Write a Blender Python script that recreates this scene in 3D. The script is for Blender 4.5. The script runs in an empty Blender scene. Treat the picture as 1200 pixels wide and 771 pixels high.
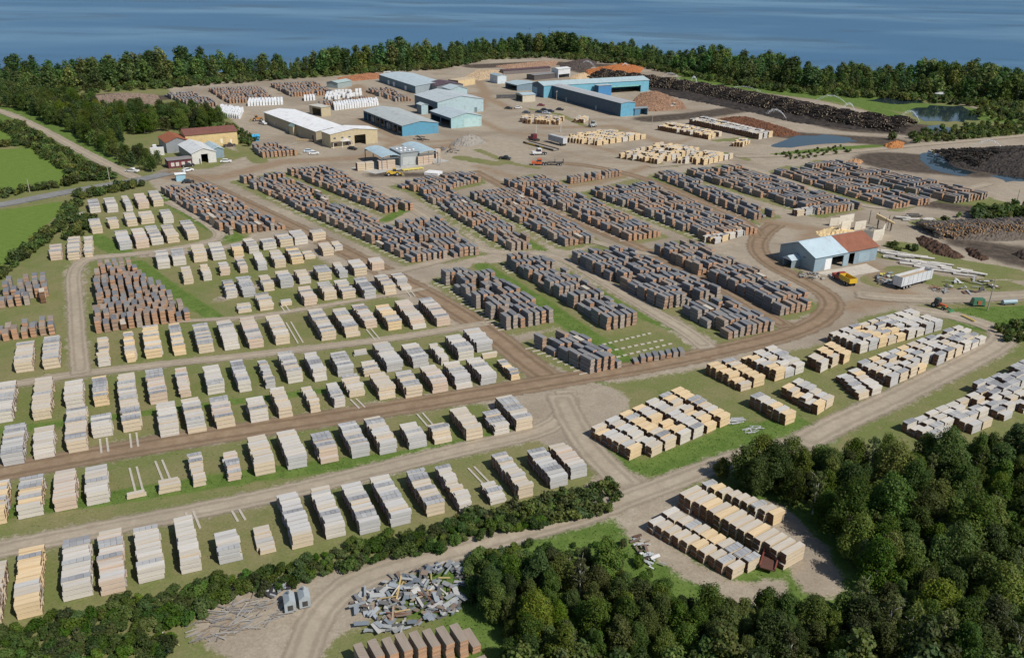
import bpy, math, random
import numpy as np
from mathutils import Matrix, Vector
random.seed(7); rng = np.random.default_rng(7)
R = math.radians
scene = bpy.context.scene
col = scene.collection

# ---------------------------------------------------------------- camera, sky, sun, exposure
CAM_H, F_PX, PITCH, ROLL = 80.0, 1000.0, R(23.5), R(-1.0)
CX, CY = 600.0, 385.5            # centre of the 1200 x 771 photograph
cam_data = bpy.data.cameras.new('camera')
cam_data.sensor_width = 36.0
cam_data.lens = 36.0 * F_PX / 1200.0
cam_data.clip_start = 1.0
cam_data.clip_end = 30000.0
camera = bpy.data.objects.new('camera', cam_data)
col.objects.link(camera)
_c, _s = math.cos(ROLL), math.sin(ROLL)
_F = Vector((0, math.cos(PITCH), -math.sin(PITCH)))
_U = Vector((0, math.sin(PITCH), math.cos(PITCH)))
_R = Vector((1, 0, 0))
cr = _R * _c - _U * _s
cu = _R * _s + _U * _c
cb = -_F
camera.matrix_world = Matrix(((cr.x, cu.x, cb.x, 0), (cr.y, cu.y, cb.y, 0), (cr.z, cu.z, cb.z, CAM_H), (0, 0, 0, 1)))
scene.camera = camera

SUN_EL, SUN_HEAD = R(47), R(129)      # heading of the sun: clockwise from straight ahead
to_sun = Vector((math.sin(SUN_HEAD) * math.cos(SUN_EL), math.cos(SUN_HEAD) * math.cos(SUN_EL), math.sin(SUN_EL)))
world = bpy.data.worlds.new('World'); scene.world = world; world.use_nodes = True
wn = world.node_tree
for n in list(wn.nodes): wn.nodes.remove(n)
sky = wn.nodes.new('ShaderNodeTexSky'); sky.sky_type = 'NISHITA'; sky.sun_disc = False
sky.sun_elevation = SUN_EL; sky.sun_rotation = SUN_HEAD
sky.air_density = 1.0; sky.dust_density = 0.6; sky.ozone_density = 1.5
bg = wn.nodes.new('ShaderNodeBackground'); bg.inputs['Strength'].default_value = 0.075
wo = wn.nodes.new('ShaderNodeOutputWorld')
wn.links.new(sky.outputs[0], bg.inputs[0]); wn.links.new(bg.outputs[0], wo.inputs[0])
sl = bpy.data.lights.new('sun', 'SUN'); sl.energy = 4.0; sl.angle = R(0.53); sl.color = (1.0, 0.95, 0.86)
sun = bpy.data.objects.new('sun', sl); col.objects.link(sun)
sun.rotation_euler = (-to_sun).to_track_quat('-Z', 'Y').to_euler()
sun.location = to_sun * 400
scene.view_settings.view_transform = 'Standard'
scene.view_settings.look = 'None'
scene.view_settings.exposure = 0.15
scene.view_settings.gamma = 1.0
scene.render.engine = 'CYCLES'
scene.cycles.use_denoising = True
scene.cycles.max_bounces = 5
scene.cycles.diffuse_bounces = 2
scene.cycles.glossy_bounces = 2
scene.cycles.transmission_bounces = 3
scene.cycles.transparent_max_bounces = 8

# ---------------------------------------------------------------- survey: photograph point -> point on the ground
def G(px, py, z=0.0):
    u = (px - CX) / F_PX; v = (py - CY) / F_PX
    u, v = u * _c - v * _s, u * _s + v * _c
    dz = -(math.sin(PITCH) + v * math.cos(PITCH)); dy = math.cos(PITCH) - v * math.sin(PITCH)
    t = (z - CAM_H) / dz
    return Vector((u * t, dy * t, z))
def in_view(x, y, z=0, m=30):
    d = Vector((x, y, z - CAM_H)); w = d.dot(_F)
    if w < 1: return False
    px = CX + F_PX * d.dot(cr) / w; py = CY - F_PX * d.dot(cu) / w
    return -m < px < 1200 + m and -m < py < 771 + m
def hd(h): return Vector((math.sin(R(h)), math.cos(R(h)), 0))
def heading(a, b): return math.degrees(math.atan2(b.x - a.x, b.y - a.y))
def rz_of(h): return R(90 - h)          # turns local +x to that heading

# ---------------------------------------------------------------- object helpers
def tag(o, label=None, cat=None, group=None, kind=None):
    if label: o['label'] = label
    if cat: o['category'] = cat
    if group: o['group'] = group
    if kind: o['kind'] = kind
    return o
def empty(name, loc=(0, 0, 0), rz=0.0):
    o = bpy.data.objects.new(name, None); col.objects.link(o)
    o.location = loc; o.rotation_euler = (0, 0, rz); o.empty_display_size = 0.5
    return o
BOXF = [(0, 3, 2, 1), (4, 5, 6, 7), (0, 1, 5, 4), (2, 3, 7, 6), (1, 2, 6, 5), (3, 0, 4, 7)]  # -z +z -y +y +x -x
class MB:
    def __init__(s): s.v = []; s.f = []; s.c = []
    def add(s, verts, faces, c):
        b = len(s.v); s.v.extend([tuple(q) for q in verts])
        s.f.extend([tuple(i + b for i in q) for q in faces])
        s.c.extend(c if isinstance(c, list) else [c] * len(faces)); return s
    def box(s, x0, x1, y0, y1, z0, z1, c, rz=0, at=(0, 0, 0), cx=None, ct=None):
        vs = [(x0, y0, z0), (x1, y0, z0), (x1, y1, z0), (x0, y1, z0), (x0, y0, z1), (x1, y0, z1), (x1, y1, z1), (x0, y1, z1)]
        if rz or at != (0, 0, 0):
            a, b = math.cos(rz), math.sin(rz)
            vs = [(x * a - y * b + at[0], x * b + y * a + at[1], z + at[2]) for x, y, z in vs]
        return s.add(vs, BOXF, [c, ct or c, c, c, cx or c, cx or c])
    def taper(s, x0, x1, y0, y1, z0, z1, dx, dy, c, ct=None, dx2=None):
        dx2 = dx if dx2 is None else dx2
        vs = [(x0, y0, z0), (x1, y0, z0), (x1, y1, z0), (x0, y1, z0), (x0 + dx, y0 + dy, z1), (x1 - dx2, y0 + dy, z1), (x1 - dx2, y1 - dy, z1), (x0 + dx, y1 - dy, z1)]
        return s.add(vs, BOXF, [c, ct or c, c, c, c, c])
    def tube(s, p0, p1, r0, r1, n, c, cc=None):
        p0, p1 = Vector(p0), Vector(p1); d = (p1 - p0)
        q = d.to_track_quat('Z', 'Y')
        vs = []
        for p, r in ((p0, r0), (p1, r1)):
            for k in range(n):
                a = 2 * math.pi * k / n
                vs.append(p + q @ Vector((r * math.cos(a), r * math.sin(a), 0)))
        fs = [(k, (k + 1) % n, n + (k + 1) % n, n + k) for k in range(n)] + [tuple(range(n - 1, -1, -1)), tuple(range(n, 2 * n))]
        return s.add(vs, fs, [c] * n + [cc or c] * 2)
    def quad(s, a, b, c2, d, c): return s.add([a, b, c2, d], [(0, 1, 2, 3)], c)
    def bar(s, p0, p1, w, h, c):
        p0, p1 = Vector(p0), Vector(p1); d = p1 - p0; q = d.to_track_quat('X', 'Z'); L = d.length
        vs = [p0 + q @ Vector(t) for t in ((0, -w, -h), (L, -w, -h), (L, w, -h), (0, w, -h), (0, -w, h), (L, -w, h), (L, w, h), (0, w, h))]
        return s.add(vs, BOXF, c)
    def mesh(s, name, mat):
        me = bpy.data.meshes.new(name); me.from_pydata(s.v, [], s.f)
        a = me.attributes.new('tint', 'FLOAT_COLOR', 'FACE')
        cc = np.ones((len(s.f), 4), np.float32); cc[:, :3] = np.array(s.c, np.float32)[:, :3]
        a.data.foreach_set('color', cc.ravel()); me.materials.append(mat); me.update(); return me
    def build(s, name, mat, parent=None, loc=(0, 0, 0), rz=0.0):
        o = bpy.data.objects.new(name, s.mesh(name, mat)); col.objects.link(o)
        o.parent = parent; o.location = loc; o.rotation_euler = (0, 0, rz); return o
def np_mesh(name, V, Fq, C, mat, smooth=False):
    """V (n,3), Fq (m,4) or (m,3) index array, C (m,3) face colours or None"""
    me = bpy.data.meshes.new(name); k = Fq.shape[1]; m = len(Fq)
    me.vertices.add(len(V)); me.vertices.foreach_set('co', np.asarray(V, np.float32).ravel())
    me.loops.add(m * k); me.loops.foreach_set('vertex_index', np.asarray(Fq, np.int32).ravel())
    me.polygons.add(m); me.polygons.foreach_set('loop_start', np.arange(0, m * k, k, dtype=np.int32))
    me.polygons.foreach_set('use_smooth', np.full(m, bool(smooth)))
    me.update(calc_edges=True)
    if C is not None:
        a = me.attributes.new('tint', 'FLOAT_COLOR', 'FACE')
        cc = np.ones((m, 4), np.float32); cc[:, :3] = C; a.data.foreach_set('color', cc.ravel())
    me.materials.append(mat); return me
def link(name, me, parent=None, loc=(0, 0, 0), rz=0.0, sc=(1, 1, 1)):
    o = bpy.data.objects.new(name, me); col.objects.link(o); o.parent = parent
    o.location = loc; o.rotation_euler = (0, 0, rz); o.scale = sc; return o

# ---------------------------------------------------------------- materials
class NT:
    def __init__(s, name):
        s.m = bpy.data.materials.new(name); s.m.use_nodes = True; s.t = s.m.node_tree
        s.b = s.t.nodes['Principled BSDF']; s.o = s.t.nodes['Material Output']
    def n(s, t, **k):
        x = s.t.nodes.new(t)
        for a, b in k.items(): setattr(x, a, b)
        return x
    def l(s, a, b): s.t.links.new(a, b)
    def noise(s, vec, scale, detail=3, rough=.6, mapping=None):
        if mapping:
            mp = s.n('ShaderNodeMapping'); mp.inputs['Scale'].default_value = mapping; s.l(vec, mp.inputs[0]); vec = mp.outputs[0]
        x = s.n('ShaderNodeTexNoise'); x.inputs['Scale'].default_value = scale; x.inputs['Detail'].default_value = detail
        x.inputs['Roughness'].default_value = rough; s.l(vec, x.inputs['Vector']); return x.outputs['Fac']
    def math(s, op, a, b=None, c=None, clamp=False):
        x = s.n('ShaderNodeMath', operation=op, use_clamp=clamp)
        for i, q in enumerate((a, b, c)):
            if q is None: continue
            if isinstance(q, (int, float)): x.inputs[i].default_value = q
            else: s.l(q, x.inputs[i])
        return x.outputs[0]
    def mix(s, f, a, b, mode='MIX'):
        x = s.n('ShaderNodeMix', data_type='RGBA', blend_type=mode)
        for i, q in ((0, f), (6, a), (7, b)):
            if isinstance(q, (int, float)): x.inputs[i].default_value = q
            elif isinstance(q, tuple): x.inputs[i].default_value = (*q, 1)
            else: s.l(q, x.inputs[i])
        return x.outputs[2]
    def ramp(s, f, lo, hi):
        x = s.n('ShaderNodeMapRange', interpolation_type='SMOOTHSTEP'); s.l(f, x.inputs[0])
        x.inputs[1].default_value = lo; x.inputs[2].default_value = hi; return x.outputs[0]
    def bump(s, h, strength, dist=.05):
        x = s.n('ShaderNodeBump'); x.inputs['Strength'].default_value = strength; x.inputs['Distance'].default_value = dist
        s.l(h, x.inputs['Height']); s.l(x.outputs[0], s.b.inputs['Normal'])
def tint_mat(name, rough=.8, scale=2.0, amt=.3, mapping=None, metallic=0.0, spec=.3, bump=0.0, second=None, rib=None, dirt=None):
    """colour from the face attribute, broken up by noise (grain, dirt, wear)"""
    t = NT(name); a = t.n('ShaderNodeAttribute', attribute_name='tint')
    co = t.n('ShaderNodeTexCoord').outputs['Object']
    f = t.noise(co, scale, 4, .65, mapping)
    k = t.math('MULTIPLY_ADD', t.math('SUBTRACT', f, .5), amt * 2, 1.0)
    c = t.mix(1.0, a.outputs['Color'], k, 'MULTIPLY')
    if second:
        sc2, amt2, map2 = second
        f2 = t.noise(co, sc2, 3, .6, map2)
        k2 = t.math('MULTIPLY_ADD', t.math('SUBTRACT', f2, .5), amt2 * 2, 1.0)
        c = t.mix(1.0, c, k2, 'MULTIPLY')
    if dirt:
        f3 = t.ramp(t.noise(co, dirt[0], 4, .7), .48, .72)
        c = t.mix(t.math('MULTIPLY', f3, dirt[2]), c, dirt[1])
    t.l(c, t.b.inputs['Base Color'])
    t.b.inputs['Roughness'].default_value = rough; t.b.inputs['Metallic'].default_value = metallic
    t.b.inputs['Specular IOR Level'].default_value = spec
    if rib:
        w = t.n('ShaderNodeTexWave', bands_direction=rib[0]); w.inputs['Scale'].default_value = rib[1]; t.l(co, w.inputs[0])
        t.bump(w.outputs['Fac'], rib[2], .04)
    elif bump: t.bump(f, bump, .1)
    return t.m
M_WOOD = tint_mat('sawn_timber', .85, 3.0, .26, (.6, 3, 9), second=(9, .34, (.10, 1, 1)))
M_WRAP = tint_mat('white_wrap', .4, 2.0, .06, None, spec=.5, bump=.5)
M_METAL = tint_mat('painted_steel', .5, .35, .10, None, spec=.4, second=(3, .08, (1, 1, .1)), rib=('X', 6.0, .25), dirt=(.5, (.16, .12, .09), .35))
M_ROOF = tint_mat('sheet_roof', .45, .22, .12, None, spec=.45, second=(1.5, .10, (3, .2, 1)), rib=('X', 5.0, .35), dirt=(.35, (.18, .13, .10), .30))
M_RUST = tint_mat('rusty_sheet_roof', .75, .5, .30, None, second=(2, .25, (3, .3, 1)), rib=('X', 5.0, .35), dirt=(.4, (.22, .08, .045), .6))
M_PAINT = tint_mat('vehicle_paint', .35, .8, .06, None, spec=.5, dirt=(1.2, (.25, .2, .15), .25))
M_PLAIN = tint_mat('plain_surface', .8, 1.2, .18)
M_CONC = tint_mat('concrete', .9, .8, .16, None, second=(.2, .15, None), dirt=(.5, (.25, .2, .15), .4))
M_GLASS = tint_mat('dark_glazing', .12, 1, .05, None, spec=.6)
M_BARK = tint_mat('tree_bark', .9, 4, .3, (1, 1, .3))
M_LOG = tint_mat('logs', .9, 2, .35, None, second=(.15, .3, None))
M_SOIL = tint_mat('loose_bark_and_soil', .95, .9, .45, None, second=(.15, .3, None), bump=.8)
def leaf_mat(name, vary=True):
    t = NT(name); a = t.n('ShaderNodeAttribute', attribute_name='tint')
    oi = t.n('ShaderNodeObjectInfo')
    k = t.math('MULTIPLY_ADD', oi.outputs['Random'], .85, .62)
    c = t.mix(1.0, a.outputs['Color'], k, 'MULTIPLY')
    hs = t.n('ShaderNodeHueSaturation'); t.l(c, hs.inputs['Color'])
    r2 = t.math('FRACT', t.math('MULTIPLY', oi.outputs['Random'], 7.31)); t.l(t.math('MULTIPLY_ADD', r2, .055, .470), hs.inputs['Hue']); t.l(t.math('MULTIPLY_ADD', t.math('FRACT', t.math('MULTIPLY', oi.outputs['Random'], 3.77)), .30, .98), hs.inputs['Saturation'])
    c = hs.outputs['Color'] if vary else a.outputs['Color']
    t.l(c, t.b.inputs['Base Color']); t.b.inputs['Roughness'].default_value = .6
    t.b.inputs['Specular IOR Level'].default_value = .25
    tr = t.n('ShaderNodeBsdfTranslucent'); t.l(t.mix(1.0, c, (1.1, 1.25, .5), 'MULTIPLY'), tr.inputs[0])
    mx = t.n('ShaderNodeMixShader'); mx.inputs[0].default_value = .42
    t.l(t.b.outputs[0], mx.inputs[1]); t.l(tr.outputs[0], mx.inputs[2]); t.l(mx.outputs[0], t.o.inputs[0]); return t.m
M_LEAF = leaf_mat('foliage'); M_LEAF_MASS = leaf_mat('mass_foliage', False)

def ground_mat():
    t = NT('ground_cover'); geo = t.n('ShaderNodeNewGeometry').outputs['Position']
    a = t.n('ShaderNodeAttribute', attribute_name='cover'); b = t.n('ShaderNodeAttribute', attribute_name='cover_b')
    sp = t.n('ShaderNodeSeparateColor'); t.l(a.outputs['Color'], sp.inputs[0])
    sb = t.n('ShaderNodeSeparateColor'); t.l(b.outputs['Color'], sb.inputs[0])
    n1 = t.noise(geo, .35, 5, .7); n2 = t.noise(geo, .06, 4, .6); n3 = t.noise(geo, 2.2, 4, .75); n4 = t.noise(geo, .9, 3, .6, (.35, 1.6, 1))
    nn = t.math('ADD', t.math('MULTIPLY', t.math('SUBTRACT', n1, .5), .9), t.math('MULTIPLY', t.math('SUBTRACT', n3, .5), .7))
    def sel(w, lo=.36, hi=.64): return t.ramp(t.math('ADD', w, nn), lo, hi)
    grass = t.mix(t.ramp(n2, .35, .65), (.150, .172, .058), (.205, .190, .090))
    grass = t.mix(t.math('MULTIPLY', t.ramp(n1, .45, .7), .6), grass, (.118, .150, .040))
    n6 = t.noise(geo, .7, 4, .7); grass = t.mix(t.math('MULTIPLY', t.ramp(n6, .52, .68), .55), grass, (.25, .205, .125))
    lush = t.mix(t.ramp(n1, .3, .7), (.078, .132, .026), (.132, .188, .046))
    field = t.mix(t.ramp(n4, .3, .7), (.105, .170, .030), (.145, .205, .045))
    n5 = t.noise(geo, .022, 4, .65)
    gravel = t.mix(t.ramp(n1, .3, .7), (.300, .248, .188), (.385, .330, .258))
    gravel = t.mix(t.math('MULTIPLY', t.ramp(n5, .45, .62), .7), gravel, (.225, .180, .135))
    gravel = t.mix(t.math('MULTIPLY', t.ramp(n2, .4, .65), .45), gravel, (.31, .27, .215))
    brown = t.mix(t.ramp(n4, .3, .7), (.235, .165, .108), (.30, .225, .155))
    mud = t.mix(t.ramp(n1, .35, .7), (.055, .045, .038), (.125, .098, .075))
    c = t.mix(sel(sb.outputs[0]), grass, lush)
    c = t.mix(sel(sb.outputs[1], .45, .55), c, field)
    c = t.mix(sel(sp.outputs[0]), c, gravel)
    c = t.mix(sel(sp.outputs[1], .3, .75), c, brown)
    c = t.mix(sel(sp.outputs[2], .3, .75), c, mud)
    k = t.math('MULTIPLY_ADD', t.math('SUBTRACT', n3, .5), .85, 1.0)
    c = t.mix(1.0, c, k, 'MULTIPLY')
    t.l(c, t.b.inputs['Base Color']); t.b.inputs['Roughness'].default_value = .95; t.b.inputs['Specular IOR Level'].default_value = .1
    t.bump(n3, .6, .12); return t.m
def road_mat(name, c0, c1, ruts):
    t = NT(name); geo = t.n('ShaderNodeNewGeometry').outputs['Position']
    e = t.n('ShaderNodeAttribute', attribute_name='across'); se = t.n('ShaderNodeSeparateColor'); t.l(e.outputs['Color'], se.inputs[0])
    n1 = t.noise(geo, .5, 5, .7); n3 = t.noise(geo, 2.5, 4, .75); n2 = t.noise(geo, .08, 3, .6)
    ed = se.outputs[0]   # 0 middle .. 1 edge
    c = t.mix(t.ramp(n1, .3, .7), c0, c1)
    c = t.mix(t.math('MULTIPLY', t.ramp(n2, .4, .65), .35), c, tuple(x * .8 for x in c0))
    r = t.math('ABSOLUTE', t.math('SUBTRACT', ed, .42))
    rr = t.math('MULTIPLY', t.ramp(t.math('ADD', r, t.math('MULTIPLY', t.math('SUBTRACT', n1, .5), .25)), .22, .02), ruts)
    c = t.mix(rr, c, tuple(x * .72 for x in c0))
    k = t.math('MULTIPLY_ADD', t.math('SUBTRACT', n3, .5), .4, 1.0); c = t.mix(1.0, c, k, 'MULTIPLY')
    t.l(c, t.b.inputs['Base Color']); t.b.inputs['Roughness'].default_value = .95; t.b.inputs['Specular IOR Level'].default_value = .1
    tp = t.n('ShaderNodeBsdfTransparent'); mx = t.n('ShaderNodeMixShader')
    al = t.ramp(t.math('ADD', ed, t.math('MULTIPLY', t.math('SUBTRACT', n1, .5), .7)), 1.0, .62)
    t.l(al, mx.inputs[0]); t.l(tp.outputs[0], mx.inputs[1]); t.l(t.b.outputs[0], mx.inputs[2]); t.l(mx.outputs[0], t.o.inputs[0]); return t.m
def water_mat(name, base, rough, big=True):
    t = NT(name); geo = t.n('ShaderNodeNewGeometry').outputs['Position']
    if big:
        s1 = t.ramp(t.noise(geo, .0050, 5, .6, (.62, 1.0, 1)), .52, .64)
        s2 = t.ramp(t.noise(geo, .011, 4, .6, (.45, 1.0, 1)), .55, .72)
        s3 = t.ramp(t.noise(geo, .0026, 4, .5, (.6, 1.0, 1)), .42, .64)
        w = t.math('ADD', t.math('MULTIPLY', s1, .55), t.math('MULTIPLY', s2, .4), None, True)
        c = t.mix(s3, base, (.125, .235, .345)); c = t.mix(w, c, tuple(x * .45 for x in base))  # cloud reflections painted as pale patches, plus dark streaks, in the water colour
        t.l(t.math('MULTIPLY_ADD', w, -.12, rough), t.b.inputs['Roughness'])
        t.l(c, t.b.inputs['Base Color'])
        t.b.inputs['Specular IOR Level'].default_value = .10
    else:
        t.b.inputs['Base Color'].default_value = (*base, 1); t.b.inputs['Roughness'].default_value = rough
        t.bump(t.noise(geo, 1.5, 2, .5), .08, .05)
    t.b.inputs['IOR'].default_value = 1.33
    return t.m
M_GROUND = ground_mat()
M_ROAD = road_mat('packed_brown_dirt', (.235, .165, .108), (.30, .225, .155), .85)
M_LANE = road_mat('pale_gravel', (.335, .280, .215), (.41, .35, .27), .6)
M_TARMAC = road_mat('old_tarmac', (.20, .20, .20), (.26, .26, .25), .2)
M_LAKE = water_mat('lake_water', (.060, .145, .255), .40)
M_POND = water_mat('pond_water', (.02, .035, .045), .04, False)
# ---------------------------------------------------------------- terrain
def W(pts, z=0): return np.array([G(x, y, z)[:2] for x, y in pts])
def seg_dist(P, L):
    best = np.full(len(P), 1e9)
    for a, b in zip(L[:-1], L[1:]):
        d = b - a; q = np.clip(((P - a) @ d) / max(d @ d, 1e-9), 0, 1)
        best = np.minimum(best, np.hypot(*(P - a - q[:, None] * d).T))
    return best
def in_poly(P, Q):
    r = np.zeros(len(P), bool); x, y = P.T
    for (x0, y0), (x1, y1) in zip(Q, np.roll(Q, -1, 0)):
        c = ((y0 > y) != (y1 > y)); r ^= c & (x < (x1 - x0) * (y - y0) / ((y1 - y0) if y1 != y0 else 1e-9) + x0)
    return r
def poly_w(P, Q, feather):
    d = seg_dist(P, np.vstack([Q, Q[:1]])); s = np.where(in_poly(P, Q), d, -d)
    return np.clip(s / (2 * feather) + .5, 0, 1)
def line_w(P, L, half, feather): return np.clip((half - seg_dist(P, L)) / (2 * feather) + .5, 0, 1)
SHORE = [(-300, 93), (0, 90), (200, 86), (330, 81), (440, 74), (520, 64), (570, 57), (650, 57), (740, 63), (800, 74), (870, 84), (950, 90), (1060, 94), (1200, 99), (1500, 108)]
SH = W(SHORE)
def shore_y(x): return np.interp(x, SH[:, 0], SH[:, 1])
def gz(x, y):
    s = np.clip((y - shore_y(x) + 6) / 40, 0, 1); return -14 * s * s * (3 - 2 * s)
YARD = [(190, 228), (172, 210), (185, 200), (245, 198), (292, 182), (262, 172), (282, 150), (262, 132), (212, 118), (196, 104), (250, 96), (330, 93), (420, 88), (450, 80), (530, 76), (570, 70), (650, 66), (740, 74),
        (800, 90), (860, 100), (960, 118), (1060, 140), (1090, 165), (1200, 160), (1420, 180), (1420, 350), (1200, 352), (1080, 356), (1010, 372), (985, 398), (850, 428), (700, 452), (690, 505), (770, 588), (755, 640), (730, 625),
        (700, 545), (640, 520), (560, 470), (660, 442), (560, 400), (470, 350), (330, 282), (262, 280)]
STRIPS = [([(318, 203), (372, 232), (430, 262), (508, 302)], 2.2), ([(190, 230), (232, 255), (275, 280)], 4.2), ([(565, 312), (640, 358), (700, 400), (735, 425)], 3.2), ([(452, 258), (470, 247), (490, 246)], 2.5),
          ([(525, 232), (580, 262), (640, 296)], 2.0), ([(645, 250), (700, 270)], 1.0), ([(765, 209), (820, 238), (885, 262)], 2.0), ([(660, 318), (760, 375), (800, 390)], 1.8), ([(800, 218), (860, 240), (890, 250)], 1.2),
          ([(925, 212), (1000, 238), (1040, 245)], 1.8), ([(955, 196), (1060, 225), (1110, 240)], 2.0), ([(700, 450), (690, 505), (745, 552), (800, 540)], 3.0), ([(855, 500), (900, 520), (960, 508)], 5), ([(1060, 140), (1000, 120), (900, 108), (800, 92)], 8),
          ([(900, 183), (960, 176), (1040, 170)], 3.5), ([(730, 185), (790, 195)], 2), ([(800, 186), (850, 180), (875, 187)], 2.5), ([(840, 165), (880, 162)], 3), ([(1060, 290), (1120, 310), (1180, 320)], 6), ([(1090, 375), (1150, 372), (1230, 372)], 10),
          ([(1030, 330), (1060, 318), (1100, 330), (1180, 336)], 5), ([(1040, 300), (1100, 300), (1160, 322)], 4), ([(620, 128), (655, 134), (690, 150)], 2), ([(700, 158), (730, 152)], 2.5), ([(560, 176), (600, 192), (630, 197)], 2), ([(540, 185), (580, 192)], 4), ([(305, 190), (285, 172), (280, 155)], 3.5), ([(1130, 240), (1170, 238)], 4), ([(1075, 262), (1100, 258)], 3), ([(160, 310), (205, 345), (250, 385)], 2.8), ([(930, 318), (915, 308)], 2.5)]
LUSH = [([(0, 600), (150, 580), (330, 552), (480, 535), (600, 508), (640, 490)], 2.2), ([(160, 308), (205, 342), (252, 372)], 2.2), ([(205, 240), (250, 268)], 2.6), ([(700, 625), (640, 640), (560, 660), (500, 690)], 6), ([(730, 560), (690, 590), (620, 612), (500, 640)], 3.0),
        ([(790, 545), (850, 520), (930, 500)], 4), ([(0, 505), (200, 480), (400, 455)], 1.2), ([(985, 690), (960, 655)], 5), ([(130, 290), (110, 278), (150, 300)], 3), ([(325, 205), (372, 232), (430, 262), (508, 302)], 1.6), ([(570, 318), (640, 362), (700, 403)], 2.2), ([(1150, 375), (1230, 372)], 8)]
def build_ground():
    xs = np.concatenate([[-9000, -4000, -1800, -900], np.arange(-560, 561, 1.6), [900, 1800, 4000, 9000]])
    ys = [-6000, -2500, -900, -250, 0]; y = 40.0
    while y < 900: ys.append(y); y += max(.9, min(4.0, (y - 20) * .0085))
    ys += [1200, 2500]
    ys = np.array(ys); X, Y = np.meshgrid(xs, ys); P = np.stack([X.ravel(), Y.ravel()], 1)
    inner = (np.abs(P[:, 0]) < 700) & (P[:, 1] > 30) & (P[:, 1] < 1000)
    Q = P[inner]; n = len(Q)
    dirt = np.zeros(n); brown = np.zeros(n); mud = np.zeros(n); lush = np.zeros(n); field = np.zeros(n)
    dirt = np.maximum(dirt, poly_w(Q, W(YARD), 3))
    for pts, half in STRIPS: dirt = np.minimum(dirt, 1 - line_w(Q, W(pts), half, 1.2))
    for pts in ([(690, 396), (755, 378), (790, 392), (815, 410), (805, 424), (737, 436), (728, 420)],):      # grassed corner of the centre block
        dirt = np.minimum(dirt, 1 - poly_w(Q, W(pts), 1.0))
    for a in ROADS: dirt = np.maximum(dirt, .62 * line_w(Q, W(a[2]), a[3] / 2 + 1.2, 1.6))
    for q in DARK_QUADS:           # thin worn ground between the weathered stacks
        k = W(q); dk = np.where(in_poly(Q, k), 0, seg_dist(Q, np.vstack([k, k[:1]]))); lim = np.clip((dk - 2.2) / 3.0, 0, 1); dirt = np.minimum(dirt, .34 + .66 * lim) if k[:, 1].mean() < 480 else dirt
    # worn gravel patches of the yard
    for pts, half in ([[(690, 470), (650, 470), (665, 500)], 8], [[(730, 575), (790, 600)], 6], [[(330, 745), (300, 720), (390, 700)], 7], [[(960, 680), (940, 640), (900, 600)], 3.5], [[(250, 735), (290, 700)], 2.5], [[(748, 622), (800, 662), (868, 698), (905, 690)], 2.2]):
        dirt = np.maximum(dirt, line_w(Q, W(pts), half, 2))
    dirt = np.maximum(dirt, .55 * poly_w(Q, W([(75, 290), (110, 285), (105, 440), (75, 445)]), 2))
    for pts, half in ([[(560, 140), (590, 155), (650, 160), (720, 178)], 4], [[(640, 150), (720, 148), (790, 172)], 5], [[(520, 110), (560, 110), (600, 128)], 5], [[(420, 140), (470, 165), (420, 185)], 4], [[(330, 110), (400, 112), (420, 100), (440, 120)], 5], [[(1000, 300), (1060, 345), (1000, 360)], 5], [[(900, 260), (960, 270), (940, 290)], 5], [[(205, 208), (260, 208), (330, 190), (420, 185), (500, 175), (560, 165)], 6], [[(560, 195), (640, 220), (700, 215), (760, 195)], 4], [[(560, 130), (570, 110), (560, 95)], 5], [[(430, 160), (470, 168), (530, 165)], 4], [[(880, 290), (1000, 340)], 2], [[(610, 160), (700, 190), (760, 192)], 2], [[(760, 180), (830, 155), (860, 125)], 3]):
        brown = np.maximum(brown, .75 * line_w(Q, W(pts), half, 4))
    for pts, half in ([[(700, 84), (800, 100), (900, 125), (1000, 148), (1075, 152)], 20], [[(860, 150), (940, 160), (1040, 166)], 12], [[(1060, 190), (1120, 195), (1210, 190), (1400, 190)], 22], [[(1060, 235), (1130, 245), (1200, 250), (1400, 250)], 7],
                      [[(1150, 292), (1190, 305), (1260, 318)], 7], [[(1130, 285), (1230, 300)], 7], [[(760, 140), (820, 135), (870, 128)], 10], [[(560, 78), (640, 74), (720, 78)], 14], [[(70, 118), (130, 112), (190, 115)], 10], [[(470, 198), (440, 205), (530, 205)], 5]):
        mud = np.maximum(mud, .85 * line_w(Q, W(pts), half, 5))
    for pts, half in STRIPS[:15]: lush = np.maximum(lush, .9 * line_w(Q, W(pts), half * .8, 1.2))
    for pts, half in LUSH: lush = np.maximum(lush, line_w(Q, W(pts), half, 1.5))
    lush = np.maximum(lush, poly_w(Q, W([(545, 690), (700, 640), (860, 560), (1200, 520), (1500, 500), (1500, 1000), (300, 1000), (480, 771)]), 5))
    lush = np.maximum(lush, .8 * line_w(Q, W([(0, 210), (100, 195), (60, 165), (0, 130)]), 16, 6))
    lush = np.maximum(lush, .8 * line_w(Q, W([(800, 85), (950, 108), (1060, 125), (1200, 140), (1400, 150)]), 25, 8))
    for pts in ([(-200, 150), (0, 145), (26, 145), (48, 165), (20, 170), (-200, 176)], [(-300, 180), (0, 175), (60, 174), (88, 205), (92, 215), (0, 226), (-300, 238)], [(-400, 255), (0, 247), (72, 236), (70, 250), (30, 285), (0, 318), (-160, 420)]):
        field = np.maximum(field, poly_w(Q, W(pts), 1.5))
    Z = gz(P[:, 0], P[:, 1]); V = np.column_stack([P, Z]); nx, ny = len(xs), len(ys)
    I = np.arange(nx * ny).reshape(ny, nx)
    Fq = np.stack([I[:-1, :-1], I[:-1, 1:], I[1:, 1:], I[1:, :-1]], -1).reshape(-1, 4)
    me = np_mesh('ground', V, Fq, None, M_GROUND, True)
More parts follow.
